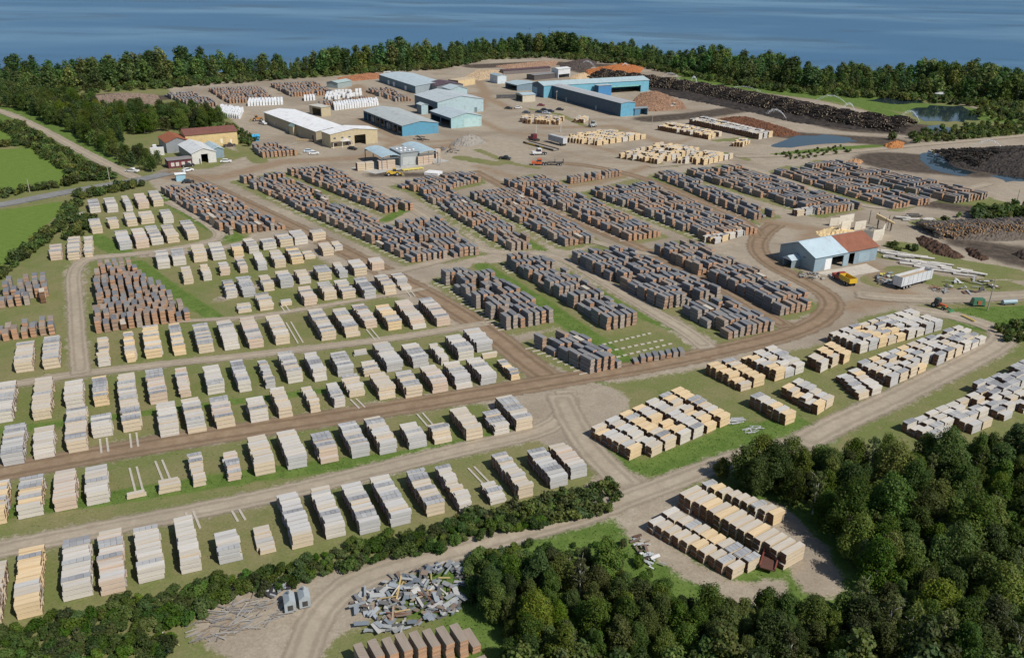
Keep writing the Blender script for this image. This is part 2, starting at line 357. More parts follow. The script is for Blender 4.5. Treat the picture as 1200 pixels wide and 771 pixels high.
    A = np.zeros((len(P), 4), np.float32); B = np.zeros((len(P), 4), np.float32); A[:, 3] = B[:, 3] = 1
    A[inner, 0] = dirt; A[inner, 1] = brown; A[inner, 2] = mud; B[inner, 0] = lush; B[inner, 1] = field
    me.attributes.new('cover', 'FLOAT_COLOR', 'POINT').data.foreach_set('color', A.ravel())
    me.attributes.new('cover_b', 'FLOAT_COLOR', 'POINT').data.foreach_set('color', B.ravel())
    tag(link('ground', me), 'green and tan ground of the lumber yard and fields', kind='structure')
    return Q, dirt, lush, field
# name, label/material key, centre line in the photograph, width (m)
ROADS = [
 ('dirt_road', 'brown', [(196, 200), (235, 214), (300, 245), (380, 283), (450, 318), (520, 355), (575, 390), (618, 425), (650, 447)], 6.5),
 ('dirt_road', 'brown', [(-60, 566), (0, 553), (200, 517), (400, 488), (560, 462), (655, 446), (760, 429), (850, 410), (930, 391), (968, 372), (978, 352), (950, 333), (905, 312), (885, 292), (892, 275), (910, 262)], 6.0),
 ('gravel_lane', 'pale', [(424, 213), (482, 242), (534, 278), (562, 293), (600, 297), (640, 297), (672, 307), (720, 338), (770, 368), (808, 390), (832, 410)], 4.4),
 ('dirt_road', 'brown', [(555, 200), (600, 224), (680, 262), (745, 288), (800, 314), (860, 345), (925, 385)], 4.6),
 ('dirt_road', 'brown', [(640, 190), (700, 195), (766, 212), (820, 236), (872, 257), (890, 280)], 5.0),
 ('gravel_lane', 'pale', [(-60, 660), (0, 643), (120, 620), (300, 585), (420, 556), (550, 524), (640, 505), (668, 480), (662, 455)], 4.2),
 ('gravel_lane', 'pale', [(655, 460), (668, 490), (690, 525), (720, 556), (745, 578)], 5.2),
 ('gravel_lane', 'pale', [(930, 520), (880, 532), (830, 548), (785, 566), (740, 582), (690, 603), (620, 622), (540, 645), (460, 665), (405, 686), (372, 720), (352, 771), (340, 820)], 4.4),
 ('gravel_lane', 'pale', [(-40, 461), (26, 449), (78, 440), (140, 433), (208, 425), (300, 416), (400, 404), (460, 397), (540, 384), (575, 378)], 3.0),
 ('gravel_lane', 'pale', [(95, 440), (91, 400), (88, 350), (85, 318), (100, 303), (135, 300), (180, 296), (232, 287), (262, 278), (245, 262), (215, 245), (195, 236)], 3.6),
 ('gravel_lane', 'pale', [(170, 300), (250, 294), (300, 281), (340, 277), (372, 285)], 3.2),
 ('gravel_lane', 'pale', [(255, 352), (330, 326), (400, 312), (450, 318)], 2.2),
 ('gravel_lane', 'pale', [(190, 378), (300, 372), (395, 356), (480, 342), (500, 338)], 2.0),
 ('gravel_lane', 'pale', [(935, 522), (975, 500), (1010, 484), (1050, 466), (1100, 441), (1160, 411), (1178, 398), (1168, 385), (1120, 370), (1060, 362)], 5.5),
 ('gravel_lane', 'pale', [(1000, 345), (1050, 350), (1110, 351), (1200, 346), (1300, 340)], 5.5),
 ('gravel_lane', 'pale', [(560, 294), (470, 318), (440, 322)], 3.5),
 ('gravel_lane', 'pale', [(690, 282), (740, 296), (780, 300), (800, 310)], 3.0),
 ('gravel_lane', 'pale', [(760, 196), (850, 188), (930, 214), (1000, 240), (1050, 246), (1120, 226), (1160, 215)], 4.0),
 ('gravel_lane', 'pale', [(860, 184), (960, 182), (1060, 172), (1150, 164), (1300, 150)], 5.0),
 ('dirt_track', 'pale', [(1200, 140), (1140, 126), (1110, 118)], 4.0),
 ('dirt_track', 'pale', [(-40, 118), (15, 135), (60, 158), (100, 180), (140, 200), (162, 210)], 5.0),
 ('paved_road', 'tar', [(-160, 268), (0, 241), (60, 229), (110, 220), (165, 211), (200, 203)], 6.5)]
ROAD_LABEL = ['brown diagonal dirt road between pale and weathered stacks', 'long brown dirt road sweeping across the yard to the right bend', 'pale gravel lane running through the weathered blocks to the crossroads', 'brown dirt aisle through the middle of the weathered blocks', 'brown dirt aisle left of the right-hand weathered strip', 'pale lane above the bottom row of lumber piles',
 'pale gravel fork dropping from the crossroads to the bottom track', 'curving gravel track below the hedge at the bottom', 'pale lane between the middle rows of lumber piles', 'worn gravel lane beside the left weathered block', 'pale lane below the upper brown block', 'narrow lane through the upper pale piles', 'narrow lane behind the middle pale row', 'gravel lane between the right-hand pale blocks',
 'gravel lane past the silver trailer on the right', 'short gravel link beside the diagonal road', 'short gravel link between centre blocks', 'gravel lane between the upper right weathered blocks', 'wide gravel lane below the log yard', 'dirt track beside the pond hut', 'pale country road beside the left wood', 'grey paved road along the left fields']
def ribbon(name, pts, width, mat, z, label):
    L = W(pts); 
    for _ in range(3):
        N = [L[0]]
        for a, b in zip(L[:-1], L[1:]): N += [a * .75 + b * .25, a * .25 + b * .75]
        N.append(L[-1]); L = np.array(N)
    d = np.gradient(L, axis=0); d /= np.linalg.norm(d, axis=1)[:, None] + 1e-9; nrm = np.stack([-d[:, 1], d[:, 0]], 1)
    prof = [-1.25, -.8, -.42, 0, .42, .8, 1.25]; V = []; E = []
    for k, t in enumerate(prof):
        V.append(np.column_stack([L + nrm * (t * width / 2), np.full(len(L), z)])); e_ = np.full(len(L), min(1, abs(t) / 1.25)); cum = np.concatenate([[0], np.cumsum(np.linalg.norm(np.diff(L, axis=0), axis=1))]); end = np.minimum(cum, cum[-1] - cum); E.append(np.maximum(e_, np.clip(1 - end / 4.0, 0, 1)))
    n = len(L); V = np.concatenate(V); E = np.concatenate(E); m = len(prof)
    I = np.arange(n * m).reshape(m, n)
    Fq = np.stack([I[1:, :-1], I[1:, 1:], I[:-1, 1:], I[:-1, :-1]], -1).reshape(-1, 4)
    me = np_mesh(name, V, Fq, None, mat)
    a = np.ones((len(V), 4), np.float32); a[:, 0] = a[:, 1] = a[:, 2] = E
    me.attributes.new('across', 'FLOAT_COLOR', 'POINT').data.foreach_set('color', a.ravel())
    return tag(link(name, me), label, kind='structure')

# ---------------------------------------------------------------- lumber stacks: survey data
# piles of the left field: (front-left x, y, front-right x, back-left top y, height) in photograph points
def sc(ox, oy, s, rows):
    return [(ox + a / s, oy + b / s, ox + c / s, oy + d / s, h) for a, b, c, d, h in rows]
H3 = 2.35
PILES = {
 'bottom hedge': [(-24, 738, 4, 662, H3), (19, 728, 50, 643, H3), (75, 706, 110, 634, H3), (119, 700, 150, 624, H3), (164, 685, 195, 620, H3), (214, 674, 238, 607, H3), (257, 663, 285, 625, H3), (303, 652, 326, 618, .9), (343, 645, 369, 579, H3), (383, 633, 407, 572, H3), (422, 628, 447, 568, H3), (458, 619, 483, 560, H3), (500, 607, 523, 553, H3), (538, 602, 556, 547, 2.0), (575, 593, 594, 566, 1.6), (607, 586, 626, 532, H3), (644, 574, 666, 528, H3), (668, 563, 689, 521, H3)],
 'lower brown road, near side': sc(0, 480, 5.93, [(-95, 820, 55, 500, H3), (135, 768, 305, 475, H3), (385, 718, 545, 425, H3), (610, 675, 770, 400, H3), (870, 632, 1025, 580, .8), (1105, 595, 1265, 490, 1.7)]) + sc(180, 480, 5.93, [(275, 545, 375, 310, 1.9), (520, 505, 625, 285, 1.8), (715, 467, 860, 190, H3), (935, 425, 1078, 155, H3)]) + sc(350, 460, 5.93, [(150, 505, 287, 285, H3), (365, 465, 497, 215, H3), (562, 438, 693, 175, H3), (768, 402, 895, 215, H3), (945, 368, 1075, 225, 2.2)]) + [(546.6, 517.5, 567, 478.6, H3), (579, 511, 599, 482, 2.0), (605, 506, 626, 465, H3)],
 'lower brown road, far side': sc(0, 480, 5.93, [(20, 400, 175, 110, H3), (240, 355, 390, 125, H3), (470, 310, 620, -20, H3), (650, 205, 792, 40, H3), (860, 165, 995, -60, H3)]) + sc(180, 480, 5.93, [(50, 200, 187, -42, H3), (238, 178, 372, -72, H3), (435, 142, 568, -82, H3), (680, 98, 807, -77, H3), (872, 67, 970, -147, H3), (1095, 28, 1172, -162, 1.9)]) + sc(350, 370, 5.93, [(250, 645, 330, 470, 2.0), (350, 575, 470, 425, 1.9), (565, 592, 685, 405, H3), (745, 580, 862, 395, H3), (935, 545, 1048, 355, H3)]) + sc(500, 370, 5.93, [(210, 520, 325, 330, H3), (378, 487, 490, 300, H3), (590, 455, 652, 295, 1.8)]),
 'pale lane, near side': sc(0, 370, 5.93, [(-30, 755, 100, 460, H3), (235, 735, 370, 430, H3), (458, 650, 590, 455, H3), (660, 640, 762, 425, H3), (838, 660, 965, 405, H3), (1045, 625, 1172, 380, H3)]) + sc(180, 370, 5.93, [(185, 578, 265, 370, 1.9), (382, 555, 503, 352, H3), (592, 540, 682, 312, 2.3), (785, 512, 853, 305, 2.1), (935, 478, 1043, 262, H3), (1118, 467, 1210, 258, H3)]) + sc(350, 370, 5.93, [(275, 430, 390, 258, H3), (385, 285, 485, 240, .8), (460, 430, 572, 325, 1.8), (610, 398, 727, 190, H3), (793, 370, 905, 200, H3), (985, 350, 1050, 195, 2.0)]) + sc(500, 370, 5.93, [(225, 318, 335, 140, H3), (345, 260, 460, 100, H3), (395, 305, 497, 250, 1.5)]),
 'pale lane, far side': sc(0, 370, 5.93, [(108, 405, 240, 185, H3), (305, 380, 425, 145, H3), (690, 360, 770, 140, 2.1), (880, 332, 955, 120, 2.2), (1020, 305, 1135, 75, H3)]) + sc(180, 370, 5.93, [(145, 285, 228, 60, 2.2), (315, 268, 425, 60, H3), (495, 248, 603, 35, H3), (665, 235, 770, 18, H3), (850, 210, 955, 5, H3)]) + sc(350, 370, 5.93, [(160, 180, 263, -44, H3), (328, 160, 427, -49, H3), (455, 97, 550, -84, 2.1), (625, 110, 722, -69, H3), (790, 102, 888, -104, H3), (960, 80, 1055, -119, H3)]),
 'narrow lane, near side': sc(240, 240, 5.93, [(235, 760, 333, 690, 1.0), (385, 743, 483, 610, 2.0), (530, 710, 610, 660, 1.1), (690, 708, 782, 575, H3), (830, 670, 918, 540, H3), (960, 660, 1053, 525, 2.1), (1110, 660, 1190, 510, H3)]) + sc(390, 290, 5.93, [(365, 335, 445, 190, H3), (470, 305, 552, 255, .9), (445, 265, 523, 180, 1.6)]),
 'narrow lane, far side': sc(240, 240, 5.93, [(155, 658, 232, 525, 2.0), (265, 650, 360, 500, 2.1), (410, 608, 484, 490, 2.0), (530, 585, 620, 465, H3), (655, 558, 740, 455, 2.0), (790, 535, 885, 425, H3), (935, 515, 995, 400, 2.0), (1040, 500, 1130, 385, H3)]) + sc(390, 290, 5.93, [(270, 165, 358, 75, 2.3)]),
 'upper pale rows, front': sc(80, 210, 5.93, [(805, 737, 877, 610, 2.0), (940, 712, 1002, 590, 2.0)]) + sc(240, 240, 5.93, [(115, 497, 183, 400, 2.0), (245, 480, 305, 365, 2.0), (375, 462, 437, 335, 2.2), (490, 445, 568, 320, H3), (605, 418, 688, 295, H3), (700, 385, 770, 320, .9), (820, 362, 897, 265, H3), (905, 325, 960, 255, 1.8)]),
 'upper pale rows, back': sc(80, 210, 5.93, [(625, 630, 712, 500, H3), (735, 608, 823, 485, H3), (880, 585, 972, 460, H3), (1005, 570, 1095, 445, H3)]) + sc(240, 240, 5.93, [(205, 370, 272, 270, 2.2), (310, 345, 380, 235, H3), (405, 320, 497, 240, H3), (525, 300, 617, 205, H3), (630, 285, 720, 185, H3), (750, 255, 840, 180, H3)]),
 'far left piles, front': sc(0, 270, 5.93, [(350, 215, 437, 100, H3), (475, 212, 563, 50, H3), (590, 190, 653, 40, 1.8)]) + sc(80, 210, 5.93, [(360, 498, 448, 360, H3), (480, 488, 570, 345, H3), (580, 465, 662, 325, H3), (690, 450, 773, 320, H3), (835, 430, 913, 290, H3)]),
 'far left piles, middle': sc(80, 210, 5.93, [(165, 385, 243, 280, H3), (285, 350, 357, 268, 2.0), (410, 335, 485, 235, H3), (510, 318, 603, 225, H3), (665, 315, 738, 212, H3)]),
 'far left piles, back': sc(80, 210, 5.93, [(50, 258, 127, 235, .8), (155, 240, 228, 145, H3), (275, 238, 350, 130, H3), (405, 228, 452, 115, 2.0), (490, 212, 565, 100, H3), (595, 195, 665, 85, H3)])}
# blocks: phrase, kind, quad (a b c d; stacks lie along a->d), stack length, pitch across, stack height, fill, colour mix
BLOCKS = [
 ('brown block by left office', 'dark', [(187, 226), (239, 219), (322, 262), (268, 277)], 4.6, 1.75, 2.35, .97, 'orange'),
 ('block left of grass strip', 'dark', [(278, 213), (322, 205), (508, 298), (482, 309)], 4.6, 1.75, 2.35, .95, 'mixed'),
 ('block right of grass strip', 'dark', [(336, 204), (378, 197), (474, 242), (450, 251)], 4.6, 1.75, 2.35, .95, 'orange'),
 ('small block above lane junction', 'dark', [(460, 266), (514, 260), (559, 297), (520, 305)], 4.6, 1.75, 2.35, .92, 'grey'),
 ('rows beside drying canopies', 'dark', [(463, 219), (552, 205), (562, 214), (500, 229)], 4.6, 1.75, 2.35, .95, 'orange'),
 ('upper centre block, left half', 'dark', [(489, 228), (519, 221), (625, 288), (598, 296)], 4.6, 1.75, 2.35, .95, 'mixed'),
 ('upper centre block, right half', 'dark', [(550, 232), (598, 224), (692, 282), (662, 290)], 4.6, 1.75, 2.35, .95, 'mixed'),
 ('block left of truck park', 'dark', [(588, 216), (626, 206), (772, 277), (736, 284)], 4.6, 1.75, 2.35, .94, 'mixed'),
 ('orange row below truck park', 'dark', [(662, 213), (722, 204), (728, 207), (668, 217)], 4.6, 1.75, 2.35, 1, 'orange'),
 ('block right of middle aisle', 'dark', [(688, 227), (744, 212), (878, 270), (828, 283)], 4.6, 1.75, 2.35, .95, 'mixed'),
 ('thin strip beside right aisle', 'dark', [(766, 207), (781, 202), (906, 254), (884, 259)], 4.6, 1.75, 2.35, .95, 'grey'),
 ('upper right weathered block', 'dark', [(802, 205), (850, 195), (1002, 244), (958, 253)], 4.6, 1.75, 2.35, .93, 'mixed'),
 ('right weathered strip', 'dark', [(903, 204), (926, 196), (1078, 236), (1048, 246)], 4.6, 1.75, 2.35, .93, 'orange'),
 ('far right weathered strip', 'dark', [(940, 198), (962, 189), (1155, 232), (1120, 239)], 4.6, 1.75, 2.35, .93, 'mixed'),
 ('centre left block', 'dark', [(517, 330), (556, 317), (650, 378), (592, 388)], 3.3, 1.75, 3.2, .94, 'grey'),
 ('corner block at crossroads', 'dark', [(622, 406), (660, 390), (729, 431), (691, 439)], 3.3, 1.75, 3.2, .95, 'grey'),
 ('block right of centre grass', 'dark', [(590, 311), (627, 304), (749, 381), (712, 388)], 3.3, 1.75, 3.1, .96, 'grey'),
 ('centre right block', 'dark', [(668, 306), (710, 289), (825, 342), (778, 364)], 3.3, 1.75, 3.1, .95, 'grey'),
 ('small block above right bend', 'dark', [(798, 367), (842, 354), (900, 384), (852, 399)], 3.3, 1.75, 3.1, .95, 'grey'),
 ('long block left of right bend', 'dark', [(766, 297), (801, 285), (951, 359), (915, 371)], 3.3, 1.75, 2.9, .94, 'mixed'),
 ('low row on grassed corner', 'dark', [(738, 421), (800, 411), (803, 418), (744, 429)], 2.6, 1.6, 1.4, 1, 'grey'),
 ('left edge block', 'dark', [(8, 336), (56, 330), (58, 355), (0, 363)], 3.3, 1.75, 3.0, .93, 'grey'),
 ('left edge low block', 'dark', [(-4, 386), (64, 377), (66, 394), (-12, 404)], 3.3, 1.75, 2.6, .9, 'orange'),
 ('triangular block by gravel lane', 'dark', [(113, 318), (150, 313), (236, 382), (112, 392)], 3.5, 1.75, 2.9, .96, 'orange'),
 ('brown block at bottom edge', 'dark', [(408, 768), (552, 738), (572, 772), (430, 802)], 3.4, 1.7, 3.3, 1, 'tan'),
 ('second brown row at bottom edge', 'dark', [(500, 800), (570, 784), (590, 815), (520, 830)], 3.4, 1.7, 3.0, 1, 'tan'),
 ('far yard left rows', 'dark', [(192, 113), (222, 109), (252, 123), (225, 127)], 4.6, 1.75, 2.35, .85, 'grey'),
 ('far yard centre rows', 'dark', [(245, 107), (300, 100), (318, 116), (268, 122)], 4.6, 1.75, 2.35, .9, 'orange'),
 ('far yard long rows', 'dark', [(317, 102), (362, 96), (392, 112), (342, 114)], 4.6, 1.75, 2.35, .95, 'orange'),
 ('far rows by white bales', 'dark', [(372, 124), (432, 116), (440, 120), (376, 127)], 4.6, 1.75, 2.35, 1, 'orange'),
 ('far rows by blue shed', 'dark', [(428, 108), (450, 105), (480, 117), (464, 120)], 4.6, 1.75, 2.35, .9, 'orange'),
 ('rows beside long cream shed', 'dark', [(296, 175), (322, 171), (345, 181), (306, 186)], 4.6, 1.75, 2.35, 1, 'orange'),
 ('right pale block below crossroads', 'pale', [(689, 513), (744, 545), (857, 497), (797, 463)], 3.0, 1.48, 2.3, .97, 'mixed'),
 ('right pale block, roadside cluster', 'pale', [(823, 438), (867, 461), (898, 451), (858, 430)], 3.0, 1.62, 2.3, 1, 'yellow'),
 ('right pale block, roadside rows', 'pale', [(865, 428), (908, 448), (943, 437), (905, 415)], 3.0, 1.62, 2.5, 1, 'white'),
 ('right pale block, tall pair', 'pale', [(944, 430), (958, 438), (998, 424), (972, 409)], 3.0, 1.62, 2.5, 1, 'yellow'),
 ('right pale block, lone rows', 'pale', [(872, 478), (917, 501), (935, 494), (892, 470)], 3.0, 1.62, 2.4, 1, 'white'),
 ('right pale block, lower cluster', 'pale', [(912, 465), (957, 488), (976, 476), (936, 452)], 3.0, 1.62, 2.2, 1, 'mixed'),
 ('right pale block, top band', 'pale', [(967, 401), (1007, 416), (1104, 387), (1064, 372)], 3.0, 1.62, 2.5, .98, 'mixed'),
 ('right pale block, second band', 'pale', [(1000, 436), (1042, 456), (1157, 402), (1120, 391)], 3.0, 1.62, 2.4, .95, 'white'),
 ('right pale block, small stacks', 'pale', [(978, 446), (1004, 471), (1034, 461), (1004, 438)], 3.0, 1.62, 1.7, .97, 'white'),
 ('lower right pale block', 'pale', [(1053, 505), (1098, 526), (1222, 476), (1172, 454)], 3.0, 1.45, 1.9, .86, 'white'),
 ('lower right grey rows', 'greyp', [(1136, 460), (1160, 474), (1255, 430), (1230, 416)], 3.4, 1.5, 2.2, .85, 'white'),
 ('cream block beside bottom wood', 'pale', [(755, 623), (858, 680), (892, 665), (788, 604)], 2.75, 1.5, 2.0, 1, 'cream'),
 ('cream long rows beside bottom wood', 'pale', [(788, 597), (918, 668), (944, 657), (818, 580)], 4.6, 1.42, 2.5, 1, 'cream'),
 ('cream back row beside bottom wood', 'pale', [(818, 579), (906, 617), (921, 611), (834, 573)], 2.6, 1.5, 2.0, 1, 'cream'),
 ('mill yard, stacks by parked cars', 'pale', [(604, 145), (655, 147), (662, 141), (612, 139)], 4.0, 1.6, 2.3, .7, 'yellow'),
 ('mill yard, stacks by forklift', 'pale', [(672, 144), (684, 145), (690, 141), (678, 140)], 4.0, 1.6, 2.2, 1, 'yellow'),
 ('mill yard, upper row', 'pale', [(650, 166), (700, 171), (758, 163), (710, 156)], 3.6, 1.5, 2.4, .85, 'yellow'),
 ('mill yard, middle row', 'pale', [(724, 186), (770, 193), (820, 179), (775, 172)], 3.6, 1.5, 2.4, .8, 'yellow'),
 ('mill yard, row by grass', 'pale', [(790, 192), (825, 194), (860, 186), (822, 181)], 3.6, 1.5, 2.3, .8, 'yellow'),
 ('mill yard, row below log yard', 'pale', [(770, 153), (830, 164), (846, 160), (786, 148)], 3.4, 1.4, 2.4, .9, 'yellow'),
 ('mill yard, row by blue puddle', 'pale', [(856, 172), (870, 173), (880, 168), (866, 167)], 3.4, 1.4, 2.2, 1, 'yellow'),
 ('long white double row below log yard', 'pale', [(806, 146), (888, 164), (906, 161), (824, 142)], 3.6, 1.4, 2.8, 1, 'white'),
 ('white row beside bend', 'pale', [(820, 284), (838, 287), (880, 274), (866, 270)], 3.2, 1.4, 2.0, .9, 'white'),
 ('white row below right weathered block', 'pale', [(926, 252), (934, 254), (1000, 246), (992, 243)], 3.4, 1.5, 2.2, .95, 'white'),
 ('white bales by far wood', 'wrap', [(254, 136), (282, 140), (286, 131), (260, 127)], 3.2, 1.7, 2.6, .95, 'white'),
 ('white bales by long shed', 'wrap', [(290, 125), (332, 123), (332, 119), (292, 120)], 3.2, 1.7, 2.6, 1, 'white'),
 ('white bales in front of far rows', 'wrap', [(392, 130), (444, 124), (442, 119), (390, 125)], 3.0, 1.7, 2.8, 1, 'white'),
 ('white bales behind far rows', 'wrap', [(380, 118), (425, 114), (424, 108), (384, 110)], 3.0, 2.2, 2.4, .5, 'white'),
 ('single white bales among far rows', 'wrap', [(356, 119), (370, 118), (369, 115), (356, 116)], 3.0, 1.7, 2.4, 1, 'white')]
DARK_QUADS = [b[2] for b in BLOCKS if b[1] == 'dark']

GQ = build_ground()
mats = {'brown': M_ROAD, 'pale': M_LANE, 'tar': M_TARMAC}
for i, (a, r) in enumerate(zip(ROAD_LABEL, ROADS)): ribbon(r[0], r[2], r[3], mats[r[1]], .02 + .008 * i, a)
lk = MB(); lk.quad((-30000, 300, -8), (30000, 300, -8), (30000, 30000, -8), (-30000, 30000, -8), (0, 0, 0)); tag(lk.build('lake', M_LAKE), 'broad blue lake beyond the shore trees', kind='structure')
def pond(name, pts, label, z=.05, mat=M_POND):
    L = W(pts); c = L.mean(0); m = MB(); V = []
    for a, b in zip(L, np.roll(L, -1, 0)):
        for t in (0, .25, .5, .75):
            q = a * (1 - t) + b * t; q = q + (c - q) * (.10 * math.sin(9 * t + q[0]) + .07 * math.sin(q[1] * 1.7 + 3 * q[0])); V.append((q[0], q[1], z))
    m.add(V, [tuple(range(len(V)))], (0, 0, 0)); tag(m.build(name, mat), label, kind='structure')
# ---------------------------------------------------------------- lumber stacks
def ordw(n):
    w = ['first', 'second', 'third', 'fourth', 'fifth', 'sixth', 'seventh', 'eighth', 'ninth', 'tenth', 'eleventh', 'twelfth']
    return w[n - 1] if n <= 12 else '%d%s' % (n, 'th' if 10 < n % 100 < 14 else {1: 'st', 2: 'nd', 3: 'rd'}.get(n % 10, 'th'))
PALE = {'cream': (.58, .48, .35), 'white': (.57, .525, .46), 'yellow': (.65, .50, .31), 'greyw': (.46, .45, .44), 'pink': (.56, .44, .34)}
DARK = {'grey': (.205, .203, .205), 'blue': (.160, .166, .180), 'brown': (.25, .20, .165), 'tan': (.30, .245, .20)}
ENDS = {'pale': (.17, .085, .045), 'orange': (.46, .27, .165), 'brown': (.38, .255, .18), 'greyend': (.38, .315, .26)}
COVER = [(.33, .335, .345), (.38, .38, .38), (.28, .285, .30)]
def unit_bundle(body, end, seed, jag, top=None):
    r = random.Random(seed); m = MB(); n = 3
    for sx in (-.36, 0, .36): m.box(sx - .02, sx + .02, -.46, .46, 0, .10, tuple(c * .5 for c in body), cx=tuple(c * .5 for c in body))
    zs = [.10, .40 + r.uniform(-.05, .05), .70 + r.uniform(-.05, .05), 1.0]
    for k in range(n):
        a, b = .5 - r.uniform(0, jag), .5 - r.uniform(0, jag); c, d = .5 - r.uniform(0, .035), .5 - r.uniform(0, .035)
        f = r.uniform(.9, 1.08); q = tuple(x * f for x in body); g = r.uniform(.75, 1.15)
        m.box(-a, b, -c, d, zs[k] + (.012 if k else 0), zs[k + 1], q, cx=tuple(x * g for x in end), ct=top and tuple(x * f for x in top))
    return m
def unit_cover(c, seed):
    r = random.Random(seed); m = MB(); x = -.5
    for k in range(4):
        w = .25 - r.uniform(.004, .02); f = r.uniform(.88, 1.1); z = r.uniform(0, .25)
        y0 = -.49 - r.uniform(0, .04); y1 = .49 + r.uniform(0, .04)
        m.box(x, x + w, y0, y1, z, .75 + z, tuple(q * f for q in c)); x += .25
    return m
def unit_wrap(seed):
    r = random.Random(seed); m = MB(); f = r.uniform(.93, 1.04); c = (.80 * f, .81 * f, .82 * f)
    m.taper(-.5, .5, -.5, .5, .06, 1.0, .005, .01, c)
    m.box(-.4, -.34, -.45, .45, 0, .06, (.2, .15, .1)); m.box(.34, .4, -.45, .45, 0, .06, (.2, .15, .1)); return m
BUN = {}
def bundle_variants(key, body, end, jag=.02, n=4):
    top = tuple(.45 * a + .55 * b for a, b in zip(body, (.47, .455, .43))) if key[0] in 'pr' and 'yellow' not in key else (tuple(x * 1.05 for x in body))
    BUN[key] = [unit_bundle(body, end, hash_i(key) + k, jag, top) for k in range(n)]
def hash_i(s): return sum(ord(c) * (i + 3) for i, c in enumerate(s))
for k, c in PALE.items():
    bundle_variants('p_' + k, c, ENDS['pale']); bundle_variants('r_' + k, c, ENDS['pale'], .09)
for k, c in DARK.items():
    for e in ('orange', 'brown', 'greyend'): bundle_variants('d_%s_%s' % (k, e), c, ENDS[e], .03, 3)
BUN['wrap'] = [unit_wrap(k) for k in range(4)]
BUN['cover'] = [unit_cover(COVER[k % 3], k) for k in range(6)]
MESH = {}
def variant_mesh(key, i):
    if (key, i) not in MESH:
        MESH[(key, i)] = BUN[key][i].mesh('bundle' if key != 'cover' else 'cover_boards', M_WRAP if key == 'wrap' else M_WOOD)
    return MESH[(key, i)]
STACKS = []    # kind, x, y, rz, list of (part, key, variant, L, W, H, z, dx, dy), label, group
def make_parts(kind, L, Wd, h, tone, cover):
    out = []; z = 0.0
    nb = max(1, round(h / (.78 if kind != 'dark' else .85)))
    hb = h / nb
    if kind == 'wrap':
        for k in range(nb): out.append(('wrapped_bundle', 'wrap', random.randrange(4), L, Wd, hb - .02, k * hb, 0, 0))
        return out
    if kind == 'dark':
        body, end = tone; key = 'd_%s_%s' % (body, end); nv = 3
    else: key, nv = tone, 4
    for k in range(nb):
        jl = random.uniform(.93, 1.03)
        out.append(('bundle', key, random.randrange(nv), L * jl, Wd, hb - .01, z, random.uniform(-.11, .11), random.uniform(-.035, .035))); z += hb
    if cover: out.append(('cover_boards', 'cover', random.randrange(6), L * .99, Wd * 1.02, .12, z + .005, 0, 0))
    return out
LOOK = {'p_cream': 'cream', 'p_white': 'whitish', 'p_yellow': 'yellow', 'p_greyw': 'greyish', 'p_pink': 'pinkish'}
for row, piles in PILES.items():
    for pi, (fx, fy, rx, by, h) in enumerate(sorted(piles)):
        A = G(fx, fy); hx = 66.0 if fy > 300 else 62.0; ax = hx - 91
        u = hd(hx); v = hd(ax)
        B = G(rx, fy - (rx - fx) * .16); L = max(1.6, min(4.4, (B - A).dot(u)))
        Cp = G(fx - (fy - by) * .25, by, h); D = max(1.0, (Cp - A).dot(v))
        # the photographed back edge pins the depth: use the image row only
        lo, hi = .8, 30.0
        for _ in range(24):
            md = (lo + hi) / 2; q = A + v * md; dd = Vector((q.x, q.y, h - CAM_H)); yy = CY - F_PX * dd.dot(cu) / dd.dot(_F)
            if yy > by: lo = md
            else: hi = md
        D = lo; n = max(1, round(D / 1.0)); pit = D / n
        thin = L < 2.35 or h < 2.15
        base = random.choices(['cream', 'white', 'yellow', 'greyw', 'pink'], [5, 4, 1, 2, 1])[0] if fy > 330 else random.choices(['cream', 'white', 'yellow', 'greyw', 'pink'], [4, 4, 1, 2, 2])[0]
        covp = random.choice([.08, .22, .42])
        for k in range(n):
            tone = base if random.random() < .65 else random.choice(['cream', 'white', 'greyw', 'white', 'cream'])
            dL = random.uniform(-.25, .25) if thin else random.uniform(-.07, .1)
            hh = h * (random.choice([1, 1, .95, .97, 1.03, 1.06]) if not thin else random.choice([1, .8, 1.1, .9]))
            if k == 0 and random.random() < .22 and h > 2: hh = h * .45
            Lk = max(1.2, L + dL); Wd = pit * random.uniform(.80, .89)
            p = A + u * (L / 2 + random.uniform(-.08, .08)) + v * (pit * (k + .5))
            cov = random.random() < covp and hh > .6 * h
            parts = make_parts('pale', Lk, Wd, hh, ('r_' if thin else 'p_') + tone, cov)
            lab = '%s stack, %s from front, %s pile from left, %s' % (LOOK['p_' + tone], ordw(k + 1), ordw(pi + 1), ('row by ' + row if 'row' not in row and 'piles' not in row else row).replace(', near side', ' near edge').replace(', far side', ' far edge').replace(', ', ' '))
            STACKS.append(('pale', p.x, p.y, rz_of(hx) + R(random.uniform(-1.2, 1.2)), parts, lab, 'pale lumber stacks set out in piles'))
RUNNERS = []
